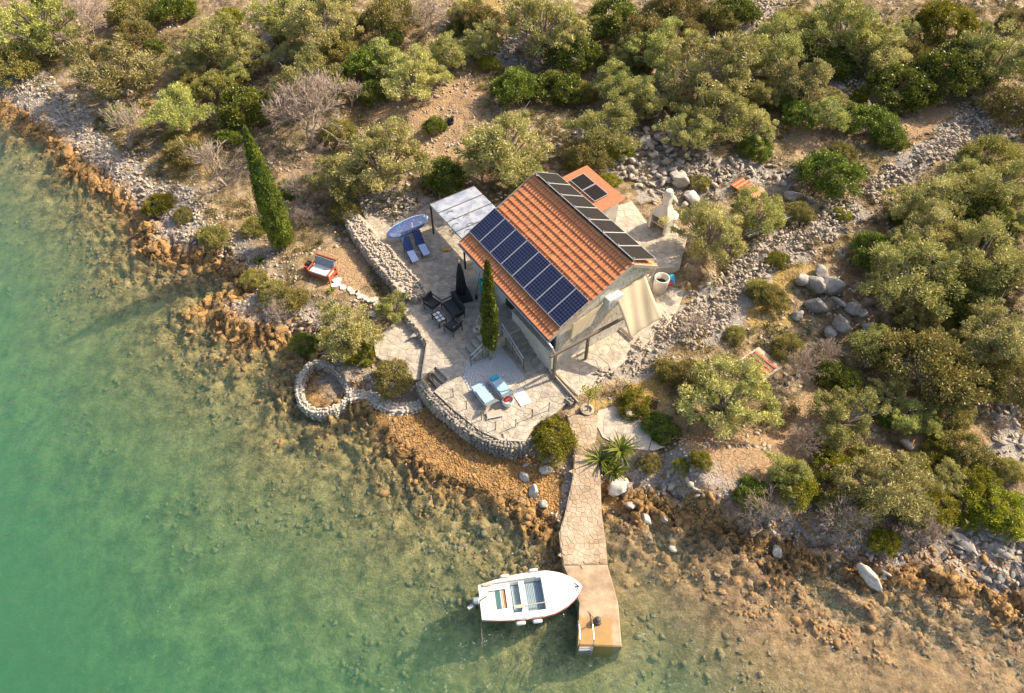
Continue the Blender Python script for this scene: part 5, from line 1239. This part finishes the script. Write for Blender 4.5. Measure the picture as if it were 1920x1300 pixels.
MB().box((0, -.1, .37), (.5, .9, .03)).build('pad', M['towel2'], d1)
d2 = copy_tree(d1); d2['label'] = 'sun lounger with a blue pillow nearest the gravel bed'; d2.location = G(942, 736, ZP)
MB().box((0, -.72, .4), (.4, .22, .09)).build('pillow', M['cyan'], d2)
p = G(952, 757, ZP); t_ = thing('beach_bag', 'white beach bag with red contents beside the sunny loungers', 'bag', p)
MB().lathe([(0, 0), (.24, 0), (.31, .2), (.27, .36), (.24, .34), (.22, .2), (0, .2)], n=12).build('bag', M['white'], t_); MB().box((-.05, .05, .3), (.2, .22, .14), rz=.4).build('red_towel', M['red'], t_)
MB().tube([(.2, -.1, .34), (.22, 0, .55), (.2, .12, .34)], .015).build('strap', M['black'], t_)
t_ = thing('white_mat', 'white towel spread on the sunlit paving beside the beach bag', 'towel', G(978, 745, ZP))
MB().grid([[(x, y, .02 + .012 * math.sin(x * 9 + y * 7)) for y in np.linspace(-.5, .5, 8)] for x in np.linspace(-.3, .3, 6)]).build('towel', M['white'], t_, rot=(0, 0, .5), solid=.01)
t_ = thing('low_trolley', 'low pinkish crate in front of the sunny loungers', 'crate', G(927, 778, ZP), TH + R(70))
MB().box((0, 0, .06), (.75, .35, .1)).build('tray', M['fascia'], t_); MB().tube([(-.4, -.2, .1), (.4, -.2, .1)], .02).build('handle', M['white'], t_)
# parasol folded on its square base
p = G(866, 557, ZP); t_ = thing('closed_parasol', 'closed black cantilever parasol standing on a square black base', 'parasol', p, TH + R(75))
MB().box((0, 0, .05), (1.0, 1.0, .1)).build('base', M['black'], t_); MB().tube([(0, 0, .1), (0, 0, 2.75)], .035, 8).build('pole', M['alu'], t_)
n = 16; vs = []
for z, r_ in ((.25, .20), (.6, .26), (1.2, .2), (1.9, .15), (2.45, .07), (2.6, .03)):
    vs.append([(r_ * (1 + .28 * math.cos(k * math.pi)) * math.cos(6.283 * k / n), r_ * (1 + .28 * math.cos(k * math.pi)) * math.sin(6.283 * k / n), z) for k in range(n + 1)])
MB().grid(vs).build('canopy', M['black'], t_)
# boards and paddle
a, b_ = G(727, 456, 1.5), G(803, 416, 1.6); L = (b_ - a).length
t_ = thing('paddle_board', 'paddle board with purple and teal galaxy print lying beside the blue loungers', 'paddle board', (a + b_) / 2, math.atan2((b_ - a).y, (b_ - a).x))
def board(L, W_, T, nose=.0):
    xs = np.linspace(-1, 1, 25); P_ = []
    for x in xs:
        w_ = W_ / 2 * max(1e-3, 1 - abs(x) ** 2.6) ** .6; r_ = []
        for k in range(13):
            an = math.pi * 2 * k / 12; r_.append((x * L / 2, w_ * math.cos(an), T * math.sin(an) * min(1, w_ / (W_ * .2)) + .10 * abs(x) ** 4))
        P_.append(r_)
    return MB().grid(P_)
sh = board(L, .9, .07).build('deck', M['board'], t_, (0, 0, .42), (R(22), 0, 0), smooth=True)
bo2 = board(L * 1.01, .96, .05).build('rail', M['towel'], t_, (0, .02, .40), (R(22), 0, 0), smooth=True)
MB().box((L / 2 - .45, .05, .25), (.1, .06, .3)).build('fin', M['black'], t_)
t_ = thing('teal_kayak', 'teal inflatable leaning against the house wall behind the small cypress', 'kayak', G(908, 572, ZP), TH)
board(2.0, .5, .14).build('hull', M['teal'], t_, (0, 0, .95), (R(90), R(80), 0), smooth=True)
t_ = thing('paddle', 'dark paddle propped against the house wall beside the parasol', 'paddle', G(893, 561, ZP))
MB().tube([(0, 0, .3), (.25, .12, 1.9)], .018, 6).build('shaft', M['iron'], t_); MB().add([(-.08, -.02, 0), (.09, -.02, 0), (.08, .04, .36), (-.06, .04, .36), (0, .04, .2)], [(0, 1, 2, 4), (0, 4, 3)]).build('blade', M['black'], t_, solid=.02)
t_ = thing('yellow_cloth', 'ochre cloth dropped on the shaded patio near the pergola', 'cloth', G(833, 469, ZP)); MB().add([(-.45, .25, .01), (-.15, .05, .1), (-.1, -.2, .02), (.1, -.12, .09), (.5, .02, .02), (.1, .08, .05), (-.2, .15, .03)], [(0, 1, 6), (1, 2, 3), (1, 3, 5), (3, 4, 5), (1, 5, 6)]).build('cloth', M['orange'], t_, solid=.01)
t_ = thing('sandal_pair', 'pale sandals beside the foot of the right blue lounger', 'sandals', G(811, 485, ZP))
for s_ in (-.07, .1): MB().box((s_, s_, .03), (.26, .1, .05), rz=.6 + s_ * 4).build('sandal', M['stone_w'], t_)
# daybed and side table by the shore
p = ground(607, 517); yb = TH + R(33); t_ = thing('wooden_daybed', 'red-stained wooden daybed with white cushion and grey backrest on the sandy ground', 'daybed', p, yb)
for y in (-.38, .38): MB().box((0, y, .3), (1.35, .08, .16)).build('side_board', M['redwood'], t_)
for x in (-.66, .66):
    MB().box((x, 0, .3), (.08, .7, .16)).build('end_board', M['redwood'], t_)
    MB().box((x, -.02, .62), (.07, .85, .06)).build('armrest', M['redwood'], t_)
    for y in (-.38, .38): MB().box((x, y, .3), (.08, .08, .62)).build('leg', M['redwood'], t_)
MB().box((0, -.05, .42), (1.24, .62, .14)).build('seat_cushion', M['white'], t_); MB().box((0, .40, .72), (1.24, .12, .5), rx=-.35).build('back_cushion', M['cushion'], t_)
MB().box((0, .56, .98), (1.4, .08, .09)).build('back_rail', M['redwood'], t_)
t_ = thing('side_table', 'red round-topped side table with a dark bowl beside the daybed', 'table', ground(581, 506))
MB().box((0, 0, .22), (.45, .45, .4)).build('body', M['redwood'], t_); MB().lathe([(0, 0), (.14, 0), (.18, .08), (.15, .08), (.1, .02), (0, .02)], n=14).build('bowl', M['black'], t_, (.03, .05, .42))
# railings with rope
def railing(name, label, pts, h=.58):
    o = thing(name, label, 'railing', pts[0]); tp = []
    for i, p in enumerate(pts):
        q_ = p - o.location; MB().tube([q_ - Vector((0, 0, .1)), q_ + Vector((0, 0, h))], .022, 6).build('post', M['iron'], o); MB().lathe([(0, .06), (.035, .03), (.035, 0), (0, 0)], n=8).build('knob', M['iron'], o, q_ + Vector((0, 0, h))); tp.append(q_ + Vector((0, 0, h - .05)))
    for i in range(len(tp) - 1):
        MB().tube([tp[i].lerp(tp[i + 1], s_) - Vector((0, 0, .22 * 4 * s_ * (1 - s_))) for s_ in np.linspace(0, 1, 8)], .012, 5).build('rope', M['rope'], o)
railing('rope_railing', 'thin post and rope railing along the curved seaward edge of the patio', [G(a, b_, 1.25) for a, b_ in [(813, 722), (850, 743), (875, 766), (903, 787), (929, 805)]])
railing('rope_railing', 'post and rope railing along the landward side of the sunny patio end', [G(a, b_, 1.25) for a, b_ in [(929, 806), (967, 800), (998, 782), (1029, 769)]][1:])
# steps down from the patio to the lower left
o5 = G(828, 699, 1.2); d5 = G(800, 723, .9) - o5; t_ = thing('stone_steps', 'three stone steps cut into the seaward edge of the patio', 'steps', o5, math.atan2(d5.y, d5.x))
for k in range(4): MB().box((.12 + .31 * k, 0, -.17 * k - .66), (.31, .92, 1.0)).build('step', M['oldstep'], t_)

# small potted tree, bucket, red roof pieces, plank stacks, poles
t_ = thing('small_tree', 'young tree in a round stone surround at the top of the jetty path', 'small tree', G(1101, 770, 1.1))
MB().tube([(0, 0, 0), (0, .02, .9), (.05, .1, 1.5)], [.04, .03, .015], 6).build('trunk', M['bark'], t_); v, f, rv = leafcloud([(0, .1, 1.5), (.3, .2, 1.6), (-.25, .15, 1.6), (.1, -.15, 1.4)], .3, 90, .12, .05)
ob('crown', mesh_np('crown', v, f, M['bright'], rv), t_); MB().lathe([(.3, 0), (.34, .12), (.22, .14), (.2, .04), (0, .04)], n=14).build('surround', M['stone'], t_)
t_ = thing('black_bucket', 'round black tub standing on the bare path behind the house', 'tub', ground(843, 233)); MB().lathe([(0, 0), (.26, 0), (.33, .32), (.3, .33), (.24, .06), (0, .06)], n=18).build('tub', M['tyre'], t_, smooth=True)
def sheet(label, cx, cy, z, w_, h_, rz, mats, n, mat2='tile', name='roof_tile_stack'):
    p = ground(cx, cy, 0) + Vector((0, 0, z)); o = thing(name, label, 'planks' if name == 'plank_stack' else 'tiles', p, rz)
    for i in range(n): MB().box(((i + .5) / n * w_ - w_ / 2, 0, .03 * (i % 2)), (w_ / n * .82, h_, .07)).build('plank' if name == 'plank_stack' else 'tile_row', M[mats[i % len(mats)]], o)
    return o
o = sheet('small red tiled roof beside an orange board on the stones behind the oven', 1387, 354, .3, .85, 1.1, TH + R(5), ['redwood', 'tile'], 6); MB().box((.95, .1, .02), (1.0, 1.0, .05)).build('board', M['orange_wood'], o)
o = sheet('stack of red-brown planks on a pale concrete plinth below the rubble wall', 1423, 689, .35, 1.0, 1.35, TH + R(92), ['redwood', 'orange_wood', 'redwood', 'redwood', 'wood'], 7, name='plank_stack'); MB().box((.05, 0, -.25), (1.45, 1.6, .4)).build('plinth', M['concrete'], o)
a, b_ = ground(1400, 442, .25), ground(1500, 398, .3); t_ = thing('timber_poles', 'bundle of long silvery timber poles lying along the stone wall', 'poles', a)
for i in range(9): o_ = Vector((random.uniform(-.1, .1), random.uniform(-.35, .35), random.uniform(0, .25))); MB().tube([o_, (b_ - a) * random.uniform(.75, 1) + o_ * .6], [.05, .03], 6).build('pole', M['timber'], t_)
t_ = thing('low_block_wall', 'rough pale block wall stub among the stones above the oven', 'wall', ground(1235, 335)); 
for i in range(7): ob('block', BLW[i % 4], t_, (-.9 + i * .3, .9 - i * .28, .2), rrot(), (.26, .22, .22))

# ------------------------------------------------------------------ boat
S0, B0 = G(900, 1130, .45), G(1091, 1101, .5); BL = (B0 - S0).length
bt = thing('motor_boat', 'white open wooden boat with outboard motor moored at the jetty', 'boat', (S0.x, S0.y, 0), math.atan2(B0.y - S0.y, B0.x - S0.x))
def hb(f, k=1): return .97 * np.interp(f, [0, .15, .35, .55, .7, .82, .91, .97, 1], [.74, .86, .97, 1.0, .93, .74, .49, .24, .03]) * k
zs_ = lambda f: .46 + .16 * max(0, f - .45) ** 1.5 * 2
P_ = []
for f in np.linspace(0, 1, 21):
    w_ = hb(f); z1 = zs_(f); P_.append([(f * BL, w_ * s_, z) for s_, z in ((1, z1), (.97, z1 - .08), (.93, .12), (.82, -.1), (0, -.3), (-.82, -.1), (-.93, .12), (-.97, z1 - .08), (-1, z1))])
hull = MB().grid(P_); hull.add([tuple(v) for v in P_[0]], [tuple(range(9))]); hull.build('hull', M['white'], bt, smooth=False)
st = MB()
for s_ in (1, -1):
    st.tube([(f * BL, hb(f) * s_ * 1.01, zs_(f) - .05) for f in np.linspace(0, 1, 21)], .022, 6)
st.build('rubbing_strake', M['redwood'], bt)
def deckstrip(f0, f1, in0, in1, nn=8, dz=0.0):   # deck between half-breadth and an inner edge, both sides
    mb = MB()
    for s_ in (1, -1):
        rows_ = []
        for f in np.linspace(f0, f1, nn):
            inn = in0 + (in1 - in0) * (f - f0) / (f1 - f0); rows_.append([(f * BL, s_ * hb(f), zs_(f) + .004 + dz), (f * BL, s_ * (hb(f) * .5 + inn * .5), zs_(f) + .02 + dz), (f * BL, s_ * inn, zs_(f) + .02 + dz)])
        mb.grid(rows_)
    return mb
fd = MB(); rows_ = []
for f in np.linspace(.62, 1, 12): rows_.append([(f * BL, hb(f) * s_, zs_(f) + .006 + .05 * (1 - s_ * s_)) for s_ in np.linspace(-1, 1, 9)])
fd.grid(rows_).build('foredeck', M['white'], bt, smooth=True)
deckstrip(.26, .62, .62, .68).build('side_deck', M['white'], bt)
ad_ = deckstrip(0, .26, .4, .4)
for f0, f1 in ((0, .09), (.255, .30)): ad_.box(((f0 + f1) / 2 * BL, 0, zs_(0) + .012), ((f1 - f0) * BL, .82 if f0 < .1 else 1.26, .02))
ad_.build('stern_deck', M['white'], bt)
MB().box((.42 * BL, 0, .43), (.055 * BL, 1.5, .04)).build('thwart', M['white'], bt)
inn = MB()
for s_ in (1, -1): inn.add([(.30 * BL, s_ * .62, .48), (.62 * BL, s_ * .68, .5), (.62 * BL, s_ * .6, .0), (.3 * BL, s_ * .56, .0)], [(0, 1, 2, 3)])
inn.box((.62 * BL, 0, .26), (.02, 1.36, .5)); inn.box((.305 * BL, 0, .24), (.02, 1.2, .46)); inn.build('cockpit_lining', M['white'], bt)
MB().box((.46 * BL, 0, .22), (.31 * BL, 1.24, .02)).build('cockpit_floor', M['greenp'], bt)
for k in range(5): MB().box((.325 * BL + .06 * k, 0, .25), (.045, 1.1, .02)).build('floor_board', M['floorb'], bt)
for k in range(11): MB().box((.455 * BL + .068 * k, 0, .25), (.046, 1.15, .02)).build('floor_board', M['floorb'], bt)
cl_ = [M['white'], M['white'], M['white'], M['white'], M['greenp'], M['greenp'], M['greenp'], M['white'], M['sail'], M['orange_wood'], M['redwood']]
for k in range(11): MB().box((.10 * BL + .066 * k, 0, .42), (.048, .76, .03)).build('stern_slat', cl_[k], bt)
MB().box((.175 * BL, 0, .37), (.155 * BL, .8, .02)).build('locker_floor', M['iron'], bt)
for y, x0_, x1_ in ((.68, .06, .58), (-.42, .34, .72)):
    oa = MB().tube([(x0_ * BL, y, .54), (x1_ * BL, y + .02, .53)], .022, 6).build('oar', M['timber'], bt); ob('oar_blade', MB().box((x0_ * BL + .15, y, .54), (.42, .13, .02)).mesh('oar_blade', M['timber']), oa)
for x, s_ in ((.27, 1), (.56, 1), (.36, -1), (.52, -1)): 
    MB().lathe([(0, -.2), (.06, -.19), (.085, -.12), (.085, .12), (.06, .19), (0, .2)], n=10).build('fender', M['white'], bt, (x * BL, s_ * (hb(x) + .09), .34), (0, R(90), 0), smooth=True)
    MB().tube([(x * BL - .2, s_ * (hb(x) + .09), .34), (x * BL - .25, s_ * hb(x) * .97, .5), (x * BL + .25, s_ * hb(x) * .97, .5), (x * BL + .2, s_ * (hb(x) + .09), .34)], .01, 5).build('fender_line', M['rope'], bt)
MB().tube([(BL * .93, .2, .62), (BL * .97, 0, .66), (BL * .93, -.2, .62)], .015, 6).build('bow_rail', M['steel'], bt); MB().box((BL * .95, 0, .6), (.16, .06, .08)).build('cleat', M['iron'], bt)
om = thing('outboard_motor', 'small grey outboard motor tilted on the stern of the white boat', 'motor', HL(0, 0, 0)); om.location = bt.location + Vector((0, 0, .5)); om.rotation_euler = bt.rotation_euler
MB().box((-.16, .0, .18), (.3, .24, .3)).build('cowling', M['cushion'], om).modifiers.new('b', 'BEVEL').width = .06
MB().box((-.14, 0, -.25), (.12, .1, .7)).build('shaft', M['iron'], om); MB().tube([(-.05, 0, .1), (.3, .12, .2)], .022).build('tiller', M['iron'], om); MB().box((-.4, -.16, .06), (.26, .13, .1), rz=.5).build('lower_unit', M['alu'], om)
a = G(902, 1155, .4); t_ = thing('stern_rope', 'thin rope trailing from the stern of the boat into the water', 'rope', a); MB().tube([(0, 0, 0), (.02, -.4, -.35), (.06, -.9, -.5), (.03, -1.2, -.9)], .014, 5).build('strand', M['rope'], t_)
